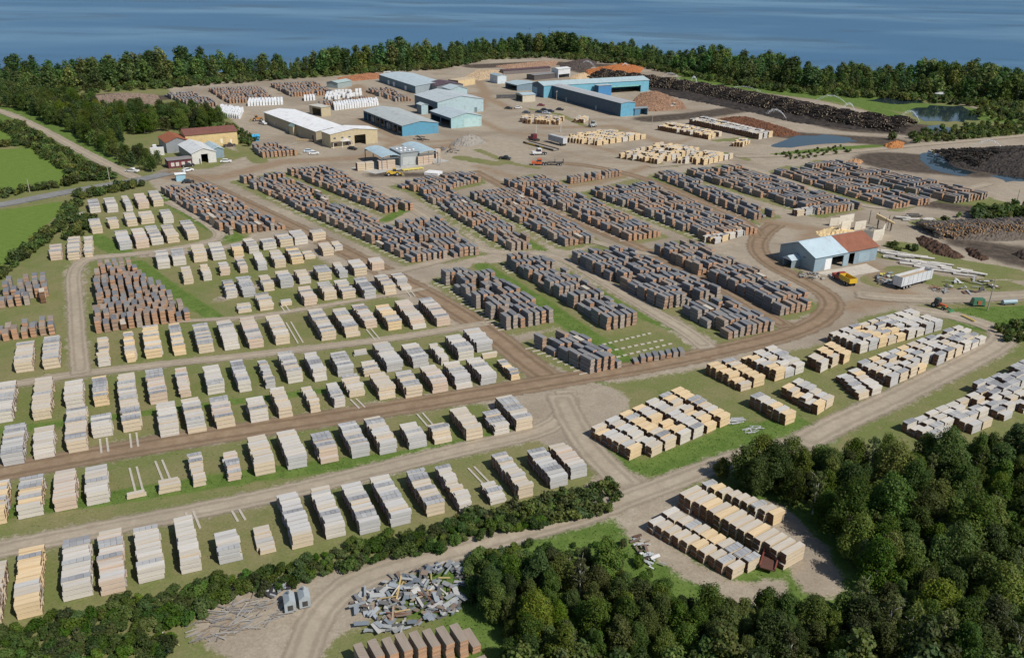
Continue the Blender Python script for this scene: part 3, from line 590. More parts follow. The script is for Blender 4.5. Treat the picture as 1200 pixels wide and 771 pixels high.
for name, kind, q, Ls, pitch, h, fill, mixk in BLOCKS:
    a, b, c, d = [G(*t) for t in q]
    wid = ((b - a).length + (c - d).length) / 2; dep = ((d - a).length + (c - b).length) / 2
    nr = max(1, round(dep / (Ls + (.9 if Ls > 4 else .45)))); 
    ax = heading(a * .5 + b * .5, d * .5 + c * .5)
    if 'triangular' in name or 'left edge' in name: ax = heading(G(85, 318), G(90, 395))
    for i in range(nr):
        t = (i + .5) / nr
        P0 = a.lerp(d, t); P1 = b.lerp(c, t)
        if kind == 'dark' and nr > 3:      # lines run square to the yard, whatever the outline of the block
            rd = hd(65); bc = c - b; den = rd.x * bc.y - rd.y * bc.x; s_ = ((b.x - P0.x) * bc.y - (b.y - P0.y) * bc.x) / den; P1 = P0 + rd * max(2.0, s_)
        wrow = (P1 - P0).length
        nc = max(1, round(wrow / pitch)); slide = hd(heading(P0, P1)) * random.uniform(-.5, .5) * (kind == 'dark'); P0 = P0 + slide; P1 = P1 + slide
        rt = random.random(); base_h = h * random.choice([1, 1, .95, 1.05, .85 if kind == 'dark' else 1])
        if kind == 'dark' and P0.y < 300 and len(RUNNERS) < 110: RUNNERS.append((P0, P1, ax, name, nr - i))
        nth = 0
        for jj in range(nc):
            if random.random() > fill: continue
            j = nth; nth += 1; s = (jj + .5) / nc; p = P0.lerp(P1, s)
            axj = ax + random.uniform(-1.5, 1.5)
            perp = abs(math.sin(R(heading(P0, P1) - ax)))
            Wd = pitch * perp * (.70 if kind == 'dark' else .77)
            Lj = min(Ls * random.uniform(.86, 1.0) if Ls > 4 else Ls * random.uniform(.93, 1.05), dep / nr * .9 if nr > 1 else Ls)
            hh = base_h * (1.1 if kind == 'dark' and a.y > 200 else 1) * random.choice([1, 1, 1, .95, .97, 1.03, 1.08, .72, .5] if kind == 'dark' else [1, 1, 1, .97, 1.03, .98] if mixk == 'cream' else [1, 1, 1, 1, .96, 1.03, 1.06, .72])
            p = p + hd(ax) * random.uniform(-.12, .12)
            if kind == 'dark':
                if mixk == 'grey': body = random.choices(['grey', 'blue', 'brown'], [5, 4, 1])[0]; end = random.choices(['orange', 'brown', 'greyend'], [2, 3, 4])[0]
                elif mixk == 'orange': body = random.choices(['grey', 'blue', 'brown', 'tan'], [4, 2, 3, 1])[0]; end = random.choices(['orange', 'brown', 'greyend'], [5, 3, 1])[0]
                elif mixk == 'tan': body = 'tan'; end = 'orange'
                else: body = random.choices(['grey', 'blue', 'brown', 'tan'], [4, 3, 2, 1])[0]; end = random.choices(['orange', 'brown', 'greyend'], [4, 3, 3])[0]
                if rt > .8 and mixk == 'mixed': end = 'orange'; body = 'brown'
                parts = make_parts('dark', Lj, Wd, hh, (body, end), False)
                look = {'grey': 'grey', 'blue': 'dark', 'brown': 'brown', 'tan': 'tan'}[body] + ' weathered stack'
                if random.random() < .02 and P0.y < 300: parts = make_parts('pale', Lj, Wd, hh, 'p_cream', False); look = 'pale cream stack'
                lab = '%s, %s from left, %s line from front, %s' % (look, ordw(j + 1), ordw(nr - i), name.replace(',', ''))
                STACKS.append(('dark', p.x, p.y, rz_of(axj), parts, lab, 'weathered lumber stacks in blocks'))
            elif kind == 'wrap':
                lab = 'white wrapped stack, %s from left, %s line, %s' % (ordw(j + 1), ordw(i + 1), name)
                STACKS.append(('wrap', p.x, p.y, rz_of(axj), make_parts('wrap', Lj, Wd, hh, None, False), lab, 'white wrapped stacks'))
            else:
                w = {'mixed': [3, 3, 3, 2], 'yellow': [3, 1, 6, 0], 'white': [2, 5, 1, 3], 'cream': [6, 1, 2, 0]}[mixk]
                if mixk == 'mixed' and rt < .35: w = [1, 1, 6, 0]
                elif mixk == 'mixed' and rt < .65: w = [1, 6, 0, 3]
                if kind == 'greyp': w = [0, 1, 0, 4]
                tone = random.choices(['cream', 'white', 'yellow', 'greyw'], w)[0]
                cov = random.random() < {'mixed': .2, 'yellow': .1, 'white': .22, 'cream': .07}[mixk] or kind == 'greyp'
                lab = '%s lumber stack, %s along %s column, %s' % (LOOK['p_' + tone], ordw(j + 1), ordw(i + 1), name.replace(',', ''))
                STACKS.append(('pale', p.x, p.y, rz_of(axj), make_parts('pale', Lj, Wd, hh, 'p_' + tone, cov), lab, 'pale lumber stacks set out in piles'))
def emit_stacks():
    NAME = {'pale': 'pale_lumber_stack', 'dark': 'weathered_lumber_stack', 'wrap': 'wrapped_bale_stack'}
    CATS = {'pale': 'lumber stack', 'dark': 'lumber stack', 'wrap': 'bale stack'}
    for kind in ('pale', 'dark', 'wrap'):
        S = [s for s in STACKS if s[0] == kind]
        S.sort(key=lambda s: (not in_view(s[1], s[2], 1.5, -4), s[2]))
        solo, rest = S[:300], S[300:]
        for s in solo:
            if not in_view(s[1], s[2], 1.0, 40): continue
            o = empty(NAME[kind], (s[1], s[2], .0), s[3]); tag(o, s[5], CATS[kind], s[6])
            for part, key, vi, L, Wd, H, z, dx, dy in s[4]:
                link(part, variant_mesh(key, vi), o, (dx, dy, z), 0, (L, Wd, H))
        if not rest: continue
        Vs, Fs, Cs = [], [], []; nb = 0
        for s in rest:
            if not in_view(s[1], s[2], 1.0, 200): continue
            ca, sa = math.cos(s[3]), math.sin(s[3])
            for part, key, vi, L, Wd, H, z, dx, dy in s[4]:
                b = BUN[key][vi]; v = np.array(b.v) * (L, Wd, H) + (dx, dy, z)
                Vs.append(np.stack([v[:, 0] * ca - v[:, 1] * sa + s[1], v[:, 0] * sa + v[:, 1] * ca + s[2], v[:, 2]], 1))
                Fs.append(np.array(b.f) + nb); Cs.append(np.array(b.c)); nb += len(v)
        me = np_mesh(NAME[kind] + 's_far', np.concatenate(Vs), np.concatenate(Fs), np.concatenate(Cs), M_WOOD)
        tag(link('pale_lumber_mass' if kind == 'pale' else 'weathered_lumber_mass', me), 'more distant pale lumber stacks across the yard' if kind == 'pale' else 'more distant weathered lumber stacks in the upper yard', 'lumber', None, 'stuff')
emit_stacks()
# ground timbers that carry the stacks: their pale ends stick out beside the blocks, and lie bare in empty slots
def runner(p0, p1, w, label, c=(.44, .40, .34)):
    d = p1 - p0; o = MB(); o.box(0, d.length, -w / 2, w / 2, 0, .14, c)
    tag(o.build('ground_timber', M_WOOD, None, (p0.x, p0.y, .0), math.atan2(d.y, d.x)), label, 'timber', 'ground timbers under the stacks')
for P0, P1, ax, name, ln in RUNNERS:
    d = (P1 - P0).normalized()
    for s, w in ((-.9, 'rear'), (.9, 'front')):
        a = P0 - d * random.uniform(1.0, 2.4) + hd(ax) * s; runner(a, a + d * (random.uniform(2.2, 3.0)), .3, 'pale %s ground timber end beside %s line from front, %s' % (w, ordw(ln), name.replace(',', '')))
SLOTS = [((352, 402), (338, 378), 'empty slot between middle pale piles'), ((442, 398), (432, 386), 'front of ragged pile by pale lane'), ((424, 478), (414, 468), 'front of low pile above brown road'), ((123, 530), (121, 514), 'bare patch left of brown road'), ((158, 524), (156, 508), 'bare patch front of long yellow pile'), ((163, 575), (156, 548), 'empty slot behind lone low bundle'), ((195, 562), (186, 540), 'empty slot behind short yellow pile'), ((577, 574), (552, 548), 'empty slot by lower lane right'),
         ((505, 500), (492, 485), 'empty slot by road, near row'), ((337, 366), (330, 356), 'empty slot by narrow lane'), ((484, 348), (478, 340), 'slot beside diagonal road'), ((230, 620), (222, 600), 'empty slot in bottom row'), ((283, 610), (276, 598), 'weedy slot in bottom row')]
for a, b, nm in SLOTS:
    A, B = G(*a), G(*b); u = hd(66)
    for k, w in ((-.55, 'left'), (.55, 'right')): runner(A + u * k, B + u * k, .35, 'pale %s ground timber lying bare in %s' % (w, nm))
for k, (x0, y0, x1, y1) in enumerate([(706, 404, 765, 390), (712, 412, 780, 398), (722, 419, 790, 402)]):
    A, B = G(x0, y0), G(x1, y1); n = 9
    for j in range(n):
        p = A.lerp(B, j / n); runner(p, A.lerp(B, (j + .6) / n), .5, 'short pale timber, %s along %s bare line on grassed corner' % (ordw(j + 1), ordw(k + 1)))
# ---------------------------------------------------------------- trees and shrubs
def leaves(seed, lobes, n, size, tint, flat=.75, var=.22):
    """leaf-sized quads spread over the outsides of overlapping lobes"""
    r = np.random.default_rng(seed); vol = np.array([l[3] ** 2 for l in lobes]); cnt = (n * vol / vol.sum()).astype(int) + 1
    Vs, Cs = [], []
    for (x, y, z, rad, sq), k in zip(lobes, cnt):
        d = r.normal(size=(k, 3)); d /= np.linalg.norm(d, axis=1)[:, None]
        rr = rad * (1 - r.random(k) ** 2 * .45) * (1 + .12 * np.sin(5 * d[:, 0] + 7 * d[:, 1] + x))
        c = np.array([x, y, z]) + d * rr[:, None] * np.array([1, 1, sq])
        nr = d + r.normal(size=(k, 3)) * .6 + np.array([0, 0, flat]); nr /= np.linalg.norm(nr, axis=1)[:, None]
        t = np.cross(nr, r.normal(size=(k, 3))); t /= np.linalg.norm(t, axis=1)[:, None] + 1e-9; b = np.cross(nr, t)
        s = size * r.uniform(.6, 1.3, k)[:, None]
        q = np.stack([c - t * s - b * s * .3, c + b * s * .75 - t * s * .1, c + t * s + b * s * .15, c - b * s * .75 + t * s * .1], 1)
        Vs.append(q.reshape(-1, 3))
        lobe_k = r.uniform(1 - var, 1 + var)
        cc = np.array(tint) * lobe_k * r.uniform(1 - var, 1 + var, (k, 1)); cc[:, 0] *= r.uniform(.85, 1.25, k); Cs.append(cc)
    V = np.concatenate(Vs); return V, np.arange(len(V)).reshape(-1, 4), np.concatenate(Cs)
def make_lobes(seed, kind, h, cr_):
    r = random.Random(seed); L = []
    if kind == 'conifer':
        n = 9
        for k in range(n):
            t = k / (n - 1); rad = cr_ * (1 - t) * .62 + .18; m = max(1, int(5 * (1 - t)) + 1)
            for j in range(m):
                a = 6.28 * j / m + k; q = cr_ * (1 - t) * .55; L.append((q * math.cos(a), q * math.sin(a), h * (.12 + .86 * t), rad * .75, .55))
    elif kind == 'bush':
        for k in range(9):
            a = r.uniform(0, 6.28); q = cr_ * r.uniform(.1, .75); rad = cr_ * r.uniform(.3, .5)
            L.append((q * math.cos(a), q * math.sin(a), max(rad * .6, h * r.uniform(.25, .72)), rad, .85))
    else:
        z0 = h * .16
        for k in range(38):
            t = (k + .5) / 38; a = k * 2.4 + r.uniform(-.5, .5)
            env = min(1, t / .28 + .35) ** .7 * (1 - t * .97) ** .45 * 1.05 + .05; rad = cr_ * r.uniform(.22, .44) * (.7 + .4 * env)
            q = max(0, cr_ * env * r.uniform(.35, 1.08) - rad * .3); L.append((q * math.cos(a), q * math.sin(a), z0 + (h - z0) * t * .93, rad, .88))
    return L
def trunk_mb(seed, kind, h, c):
    r = random.Random(seed); m = MB()
    p = Vector((0, 0, -.15)); rad = h * .017 + .03; top = h * (.95 if kind == 'conifer' else .72); n = 4
    for k in range(n):
        q = Vector((r.uniform(-.12, .12) * h * .1, r.uniform(-.12, .12) * h * .1, top * (k + 1) / n)); m.tube(p, q, rad, rad * .72, 6, c)
        if kind == 'tree' and k >= 1:
            for _ in range(2):
                a = r.uniform(0, 6.28); ln = h * r.uniform(.14, .22); m.tube(q, q + Vector((math.cos(a) * ln, math.sin(a) * ln, ln * .75)), rad * .5, rad * .15, 5, c)
        p = q; rad *= .72
    return m
GREENS = [(.094, .134, .036), (.078, .118, .034), (.112, .150, .040), (.072, .102, .036)]
TREE_V = {}
for k in range(6): TREE_V['tree%d' % k] = (8.0 + .5 * (k % 3), np_mesh('crown', *leaves(100 + k, make_lobes(20 + k, 'tree', 8.0 + .5 * (k % 3), 2.65 + .4 * (k % 3)), 7600, .15, GREENS[k % 4]), M_LEAF), trunk_mb(40 + k, 'tree', 8.2, (.17, .15, .12) if k % 3 else (.34, .33, .30)).mesh('trunk', M_BARK))
TREE_V['tree6'] = (8.6, np_mesh('crown', *leaves(130, [(a, b, c, d * .62, e) for a, b, c, d, e in make_lobes(33, 'tree', 8.6, 2.3)], 2300, .13, (.125, .155, .062)), M_LEAF), trunk_mb(55, 'tree', 9.6, (.48, .47, .43)).mesh('trunk', M_BARK))
for k in range(2): TREE_V['conifer%d' % k] = (10.0, np_mesh('crown', *leaves(200 + k, make_lobes(60 + k, 'conifer', 10.0, 2.0), 2600, .22, (.026, .050, .020)), M_LEAF), trunk_mb(80 + k, 'conifer', 10.0, (.13, .10, .08)).mesh('trunk', M_BARK))
for k in range(4): TREE_V['bush%d' % k] = (2.2, np_mesh('foliage', *leaves(300 + k, make_lobes(90 + k, 'bush', 2.2, 1.5), 1300, .15, [(.080, .130, .034), (.066, .112, .030), (.094, .142, .042), (.074, .106, .040)][k]), M_LEAF), None)
PLANTS = []
def place_tree(kind, k, x, y, sc_, name, label, cat, group, squash=1.0, z=None):
    PLANTS.append((kind, k, x, y, sc_, name, label, cat, group, squash, float(gz(x, y)) if z is None else z, random.uniform(0, 6.28)))
LOW = {}
LOW['tree6'] = leaves(720, make_lobes(33, 'tree', 8.6, 2.3), 400, .3, (.12, .15, .06), var=.3)
for k in range(6): LOW['tree%d' % k] = leaves(700 + k, make_lobes(20 + k, 'tree', 8.0 + .5 * (k % 3), 2.65 + .4 * (k % 3)), 620, .36, GREENS[k % 4], var=.3)
for k in range(4): LOW['bush%d' % k] = leaves(760 + k, make_lobes(90 + k, 'bush', 2.2, 1.5), 300, .26, GREENS[k % 4], var=.25)
def emit_plants(extra):
    for kind, cap, mname, mlabel, mcat in (('tree', 295, 'wood_mass', 'distant mixed wood along the lake shore and behind the left road', 'wood'), ('bush', 295, 'shrub_mass', 'more distant hedge shrubs and scrub around the fields and banks', 'scrub'), ('conifer', 100, None, None, None)):
        S = [p for p in PLANTS if p[0] == kind]
        S.sort(key=lambda p: (not in_view(p[2], p[3], 2, 0), not in_view(p[2], p[3], 5 * p[4], 25), p[3] / p[4] if kind == 'tree' else p[3]))
        for p in S[:cap]:
            h, crown, trunk = TREE_V['%s%d' % (kind, p[1])]; o = empty(p[5], (p[2], p[3], p[10]), p[11]); tag(o, p[6], p[7], p[8]); w = p[4] * p[9]
            link('crown' if trunk else 'foliage', crown, o, (0, 0, 0), 0, (w, w, p[4]))
            if trunk: link('trunk', trunk, o, (0, 0, 0), 0, (w, w, p[4]))
        if mname is None: continue
        Vs, Fs, Cs = (extra if kind == 'tree' else ([], [], [])); nb = sum(len(v) for v in Vs)
        for p in S[cap:]:
            v, f, c = LOW['%s%d' % (kind, p[1])]; ca, sa = math.cos(p[11]), math.sin(p[11]); w = p[4] * p[9]
            Vs.append(np.stack([(v[:, 0] * ca - v[:, 1] * sa) * w + p[2], (v[:, 0] * sa + v[:, 1] * ca) * w + p[3], v[:, 2] * p[4] + p[10]], 1)); Fs.append(f + nb); nb += len(v); Cs.append(c * np.array([random.uniform(.8, 1.25), 1, 1]) * random.uniform(.7, 1.45))
        if Vs: tag(link(mname, np_mesh(mname, np.concatenate(Vs), np.concatenate(Fs), np.concatenate(Cs), M_LEAF_MASS)), mlabel, mcat, None, 'stuff')
def scatter(polys, spacing, holes=(), tries=40000, seed=1, jit=True):
    r = np.random.default_rng(seed); out = []; cell = {}
    for pts in polys:
        Q = W(pts); lo, hi = Q.min(0), Q.max(0); n = int(min(tries, (hi - lo).prod() / spacing ** 2 * 7))
        P = r.uniform(lo, hi, (n, 2)); P = P[in_poly(P, Q)]
        for h in holes: P = P[~in_poly(P, W(h))]
        for p in P:
            i, j = int(p[0] // spacing), int(p[1] // spacing)
            if all((p[0] - q[0]) ** 2 + (p[1] - q[1]) ** 2 >= spacing ** 2 for a in (-1, 0, 1) for b in (-1, 0, 1) for q in cell.get((i + a, j + b), ())):
                cell.setdefault((i, j), []).append(p); out.append(p)
    return out
def band(pts, half):
    L = W(pts); d = np.gradient(L, axis=0); d /= np.linalg.norm(d, axis=1)[:, None]; n = np.stack([-d[:, 1], d[:, 0]], 1)
    return np.vstack([L + n * half, (L - n * half)[::-1]])
def scatter_band(pts, half, spacing, seed=1):
    Q = band(pts, half); r = np.random.default_rng(seed); lo, hi = Q.min(0), Q.max(0)
    P = r.uniform(lo, hi, (int((hi - lo).prod() / spacing ** 2 * 7), 2)); P = P[in_poly(P, Q)]; out = []
    for p in P:
        if all((p[0] - q[0]) ** 2 + (p[1] - q[1]) ** 2 >= spacing ** 2 for q in out): out.append(p)
    return out
# -- woods in front
WOOD_R = [(858, 566), (905, 556), (960, 556), (1030, 552), (1100, 551), (1200, 536), (1290, 515), (1360, 640), (1330, 860), (1010, 860), (985, 735), (1005, 715), (1012, 680), (992, 640), (960, 612), (915, 586), (870, 580)]
WOOD_B = [(566, 700), (600, 682), (650, 672), (700, 670), (732, 696), (785, 712), (840, 726), (890, 728), (945, 722), (985, 736), (1010, 860), (560, 860), (600, 790)]
nt = 0
for wi, (poly, lab, grp, spc) in enumerate([(WOOD_R, 'leafy green tree in the dense wood filling the lower right corner', 'trees of the lower right wood', 2.55), (WOOD_B, 'leafy green tree in the dark thicket along the bottom edge', 'trees of the bottom thicket', 2.15)]):
    for p in scatter([poly], spc, seed=11 + wi):
        if not in_view(p[0], p[1], 4, 70): continue
        s = random.uniform(.62, .95) if wi == 0 else random.uniform(.48, .74)
        s *= random.choice([1, 1, 1, 1.15, .8, 1.3]); place_tree('tree', 6 if random.random() < .08 else random.randrange(6), p[0], p[1], s, 'deciduous_tree', lab, 'tree', grp, random.uniform(.75, 1.1)); nt += 1
for (x, y, s, lab) in [(845, 560, .45, 'lone rounded green tree at the wood corner by the track'), (700, 690, .5, 'young leafy tree at edge of the weedy slope left of cream block'), (722, 668, .4, 'small leafy tree beside the weedy slope and cream block'), (985, 735, .5, 'young tree at lower edge of the small clearing'), (905, 560, .62, 'bushy tree jutting from wood beside the gravel track')]:
    p = G(x, y); place_tree('tree', random.randrange(6), p.x, p.y, s, 'deciduous_tree', lab, 'tree', None)
# -- hedge under the bottom row, roadside hedges, scattered shrubs
def bushes(pts, spacing, smin, smax, lab, grp, seed, name='shrub'):
    global nb_
    for p in pts:
        if not in_view(p[0], p[1], 1, 30): continue
        place_tree('bush', random.randrange(4), p[0], p[1], random.uniform(smin, smax), name, lab, 'shrub', grp, random.uniform(.8, 1.1), 0.0)
HEDGE = [(-40, 800), (-40, 752), (20, 738), (60, 726), (118, 712), (200, 694), (250, 684), (300, 674), (342, 662), (420, 640), (500, 620), (560, 603), (610, 594), (650, 584), (690, 572), (715, 566), (728, 584), (704, 604), (645, 616), (562, 634), (482, 655), (402, 668), (330, 690), (262, 708), (215, 730), (190, 771), (180, 800)]
bushes(scatter([HEDGE], 1.12, seed=5), 1, .45, 1.0, 'dense green shrub in the hedge below the bottom row of piles', 'shrubs of the bottom hedge', 5)
bushes(scatter([[(690, 630), (735, 640), (770, 690), (820, 720), (860, 735), (780, 738), (735, 716), (690, 690), (640, 680), (600, 660)]], 2.0, seed=6), 1, .35, .8, 'low weedy shrub on the slope left of the cream block', 'shrubs on the weedy slope', 6)
bushes(scatter([[(540, 660), (600, 640), (650, 640), (640, 690), (560, 710), (545, 700)]], 1.5, seed=8), 1, .6, 1.1, 'shrub at the thicket edge beside the scrap heap', 'shrubs at the thicket edge', 7)
bushes(scatter_band([(8, 146), (30, 160), (56, 177), (86, 196), (118, 212)], 5.0, 2.3, 21), 1, 1.0, 1.7, 'roadside hedge shrub between the fields and the country road', 'roadside hedge shrubs', 8)
bushes(scatter_band([(-10, 172), (15, 171), (32, 168)], 3, 2.6, 22), 1, 1.2, 1.8, 'shrub in the hedge dividing the two upper fields', 'field divide hedge shrubs', 9)
bushes(scatter_band([(-5, 232), (30, 225), (70, 218), (105, 210)], 2.6, 2.2, 23), 1, .9, 1.8, 'shrub along the far side of the paved road', 'paved road hedge shrubs', 10)
bushes(scatter_band([(95, 232), (130, 225), (165, 217)], 2.8, 1.9, 24), 1, .9, 1.5, 'shrub between paved road and far left piles', 'shrubs behind far left piles', 11)
bushes(scatter_band([(88, 238), (76, 262), (40, 290), (5, 318), (-10, 330)], 2.2, 1.7, 25), 1, .7, 1.3, 'shrub in the hedge along the lower field edge', 'lower field hedge shrubs', 12)
bushes(scatter_band([(80, 282), (96, 268), (104, 256)], 2.2, 1.8, 26), 1, .8, 1.3, 'shrub beside the lone left piles', 'shrubs by lone left piles', 13)
bushes(scatter([[(905, 182), (940, 178), (985, 172), (1000, 178), (930, 188)]], 3.2, seed=27), 1, .5, .9, 'low shrub on the grass verge below the blue puddle', 'shrubs below the puddle', 14)
bushes(scatter([[(1065, 160), (1110, 150), (1200, 145), (1200, 158), (1120, 165), (1075, 168)]], 3.2, seed=28), 1, .8, 1.6, 'shrub on the green bank below the pond', 'shrubs below the pond', 15)
bushes(scatter([[(1145, 250), (1200, 246), (1240, 246), (1230, 256), (1145, 258)]], 1.9, seed=29), 1, 1.2, 2.2, 'leafy shrub behind the orange-ended log pile', 'shrubs behind the log pile', 16)
bushes([G(1122, 255)[:2], G(1105, 262)[:2], G(1098, 266)[:2]], 1, .9, 1.4, 'shrub beside concrete slabs at the log pile', 'shrubs by the slabs', 17)
bushes([G(1063, 292)[:2], G(1045, 290)[:2], G(1072, 294)[:2], G(1052, 296)[:2]], 1, .8, 1.5, 'shrub behind the blue workshop beside bark rows', 'shrubs behind the workshop', 18)
bushes(scatter([[(1165, 385), (1215, 375), (1215, 400), (1180, 402)]], 1.8, seed=30), 1, .6, 1.1, 'shrub on the rough grass by the right lane', 'shrubs on rough grass', 19)
bushes(scatter([[(1130, 135), (1160, 128), (1200, 132), (1260, 130), (1260, 142), (1170, 143)]], 4.0, seed=31), 1, 1.0, 2.0, 'shrub on the bank right of the pond', 'shrubs right of the pond', 20)
bushes(scatter([[(165, 133), (240, 144), (270, 150), (305, 165), (290, 172), (262, 158)]], 2.8, seed=32), 1, .8, 1.6, 'shrub at the wood edge above the yellow barn', 'shrubs above the yellow barn', 21)
bushes([G(1046, 164)[:2]], 1, 2.0, 2.0, 'lone shrub beside orange bark mound', None, 22)
# -- wood on the left and shore trees: the nearest as single trees, the far shore as one mass
LEFT_WOOD = [(-30, 112), (60, 116), (120, 132), (170, 138), (215, 136), (262, 146), (235, 152), (185, 156), (148, 160), (140, 172), (150, 184), (186, 190), (186, 200), (172, 203), (150, 196), (118, 178), (82, 155), (50, 140), (20, 128), (-30, 124)]
for p in scatter([LEFT_WOOD], 4.3, seed=41):
    conf = random.random() < .06
    place_tree('conifer' if conf else 'tree', random.randrange(2 if conf else 6), p[0], p[1], random.uniform(.75, 1.25) * (.8 if p[1] < 400 else 1.0), 'conifer_tree' if conf else 'deciduous_tree', 'dark pointed conifer standing in the left wood' if conf else 'tall leafy tree in the wood right of the country road', 'tree', 'conifers of the left wood' if conf else 'trees of the left wood', random.uniform(.9, 1.2)); nt += 1
SHORE_WOOD = [(-60, 114), (40, 116), (70, 108), (110, 106), (200, 98), (260, 94), (330, 90), (400, 88), (440, 81), (520, 78), (560, 66), (640, 64), (740, 73), (800, 86), (860, 96), (950, 106), (1050, 112), (1100, 116), (1200, 124), (1290, 130), (1290, 104), (1200, 100), (1060, 95), (950, 91), (870, 85), (800, 75), (740, 64), (650, 58), (570, 58), (520, 65), (440, 75), (330, 82), (200, 87), (0, 91), (-60, 93)]
sp = scatter([SHORE_WOOD], 6.2, seed=43); sp.sort(key=lambda p: p[1] - 1e-3 * abs(p[0]))
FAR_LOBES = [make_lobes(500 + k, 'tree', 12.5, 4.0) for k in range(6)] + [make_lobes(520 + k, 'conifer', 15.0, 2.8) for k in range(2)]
FAR_G = [(.085, .138, .040), (.068, .116, .036), (.104, .150, .050), (.078, .122, .044)]  # greens lightened to stand in for haze over the far shore
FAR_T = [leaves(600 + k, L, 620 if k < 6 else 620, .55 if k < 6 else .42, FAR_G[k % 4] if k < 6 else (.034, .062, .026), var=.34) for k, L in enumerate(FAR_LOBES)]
Vs, Fs, Cs = [], [], []; nbv = 0; nsolo = 0
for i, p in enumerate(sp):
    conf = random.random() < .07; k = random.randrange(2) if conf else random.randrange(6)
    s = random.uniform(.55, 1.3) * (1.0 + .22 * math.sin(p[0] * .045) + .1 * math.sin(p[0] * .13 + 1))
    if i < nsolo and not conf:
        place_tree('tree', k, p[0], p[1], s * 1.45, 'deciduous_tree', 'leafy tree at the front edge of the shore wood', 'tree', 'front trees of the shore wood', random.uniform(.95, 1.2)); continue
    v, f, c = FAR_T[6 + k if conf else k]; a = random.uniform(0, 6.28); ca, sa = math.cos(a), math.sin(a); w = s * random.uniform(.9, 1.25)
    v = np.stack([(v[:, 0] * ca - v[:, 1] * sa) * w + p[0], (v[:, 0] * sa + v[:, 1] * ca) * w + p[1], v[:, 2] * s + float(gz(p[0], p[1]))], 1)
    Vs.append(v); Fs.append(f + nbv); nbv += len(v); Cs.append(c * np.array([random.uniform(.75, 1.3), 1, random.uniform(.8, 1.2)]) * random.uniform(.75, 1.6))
tm = MB()
for i, p in enumerate(sp):
    if i >= nsolo and i % 2 == 0:
        z = float(gz(p[0], p[1])); tm.tube((p[0], p[1], z - .3), (p[0] + random.uniform(-.4, .4), p[1], z + 8), .22, .1, 5, (.30, .28, .25) if p[0] > 280 else (.16, .14, .11))
# scrub under the front edge of the shore wood
for p in scatter([[(70, 112), (200, 104), (330, 94), (440, 86), (520, 82), (570, 71), (640, 68), (740, 77), (800, 90), (860, 101), (950, 112), (1050, 118), (1100, 122), (1200, 131), (1200, 120), (1050, 108), (950, 102), (860, 92), (740, 70), (560, 63), (440, 79), (330, 87), (200, 95), (70, 104)]], 4.0, seed=51):
    place_tree('bush', random.randrange(4), p[0], p[1], random.uniform(1.2, 2.4), 'shrub', 'shrub at the front edge of the shore wood', 'shrub', 'shrubs of the shore wood')
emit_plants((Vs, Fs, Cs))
wm = bpy.data.objects['wood_mass']
tm.build('trunks', M_BARK, wm)
# -- tall grass and weeds: one mass
def weeds():
    Q, dirt, lush, field = GQ; r = np.random.default_rng(3)
    ok = (dirt < .35) & (Q[:, 1] < 300) & (field < .2); P = Q[ok]; w = .15 + lush[ok] * 1.0
    keep = r.random(len(P)) < w * np.clip(90 / P[:, 1], .12, 1) * .95; P = P[keep]; lu = lush[ok][keep]
    vis = np.array([in_view(a, b, 0, 20) for a, b in P]); P = P[vis]; lu = lu[vis]
    P = np.repeat(P, 4, 0); lu = np.repeat(lu, 4); P = P + r.normal(size=P.shape) * .7
    n = len(P); h = r.uniform(.10, .28, n) * (.55 + .75 * lu); a = r.uniform(0, 6.28, n); wd = r.uniform(.05, .14, n)
    dx, dy = np.cos(a) * wd, np.sin(a) * wd; lx, ly = r.normal(size=n) * .16, r.normal(size=n) * .16
    z = np.zeros(n); V = np.stack([np.stack([P[:, 0] - dx, P[:, 1] - dy, z], 1), np.stack([P[:, 0] + dx, P[:, 1] + dy, z], 1), np.stack([P[:, 0] + lx, P[:, 1] + ly, h], 1)], 1).reshape(-1, 3)
    c = np.where(lu[:, None] > .4, np.array([.125, .185, .050]), np.array([.17, .19, .08])) * r.uniform(.7, 1.25, (n, 1))
    return np_mesh('grass', V, np.arange(3 * n).reshape(-1, 3), c, M_LEAF_MASS)
tag(link('grass', weeds()), 'rough grass and weeds growing between the piles and lanes', 'grass', None, 'stuff')
# ---------------------------------------------------------------- buildings
def wall_pieces(m, L, h, c, opens, to3):
    """a wall of length L and height h with openings (u0,u1,z0,z1), to3 maps (u, z, depth) to 3D"""
    us = sorted({0, L, *[o[0] for o in opens], *[o[1] for o in opens]})
    def slab(u0, u1, z0, z1):
        if u1 - u0 < .02 or z1 - z0 < .02: return
        vs = [to3(u, z, d) for d in (0, .15) for u, z in ((u0, z0), (u1, z0), (u1, z1), (u0, z1))]
        m.add(vs, [(0, 1, 2, 3), (7, 6, 5, 4), (0, 4, 5, 1), (1, 5, 6, 2), (2, 6, 7, 3), (3, 7, 4, 0)], c)
    for u0, u1 in zip(us[:-1], us[1:]):
        mid = (u0 + u1) / 2; o = [q for q in opens if q[0] <= mid <= q[1]]
        if not o: slab(u0, u1, 0, h)
        else: slab(u0, u1, 0, o[0][2]); slab(u0, u1, o[0][3], h)
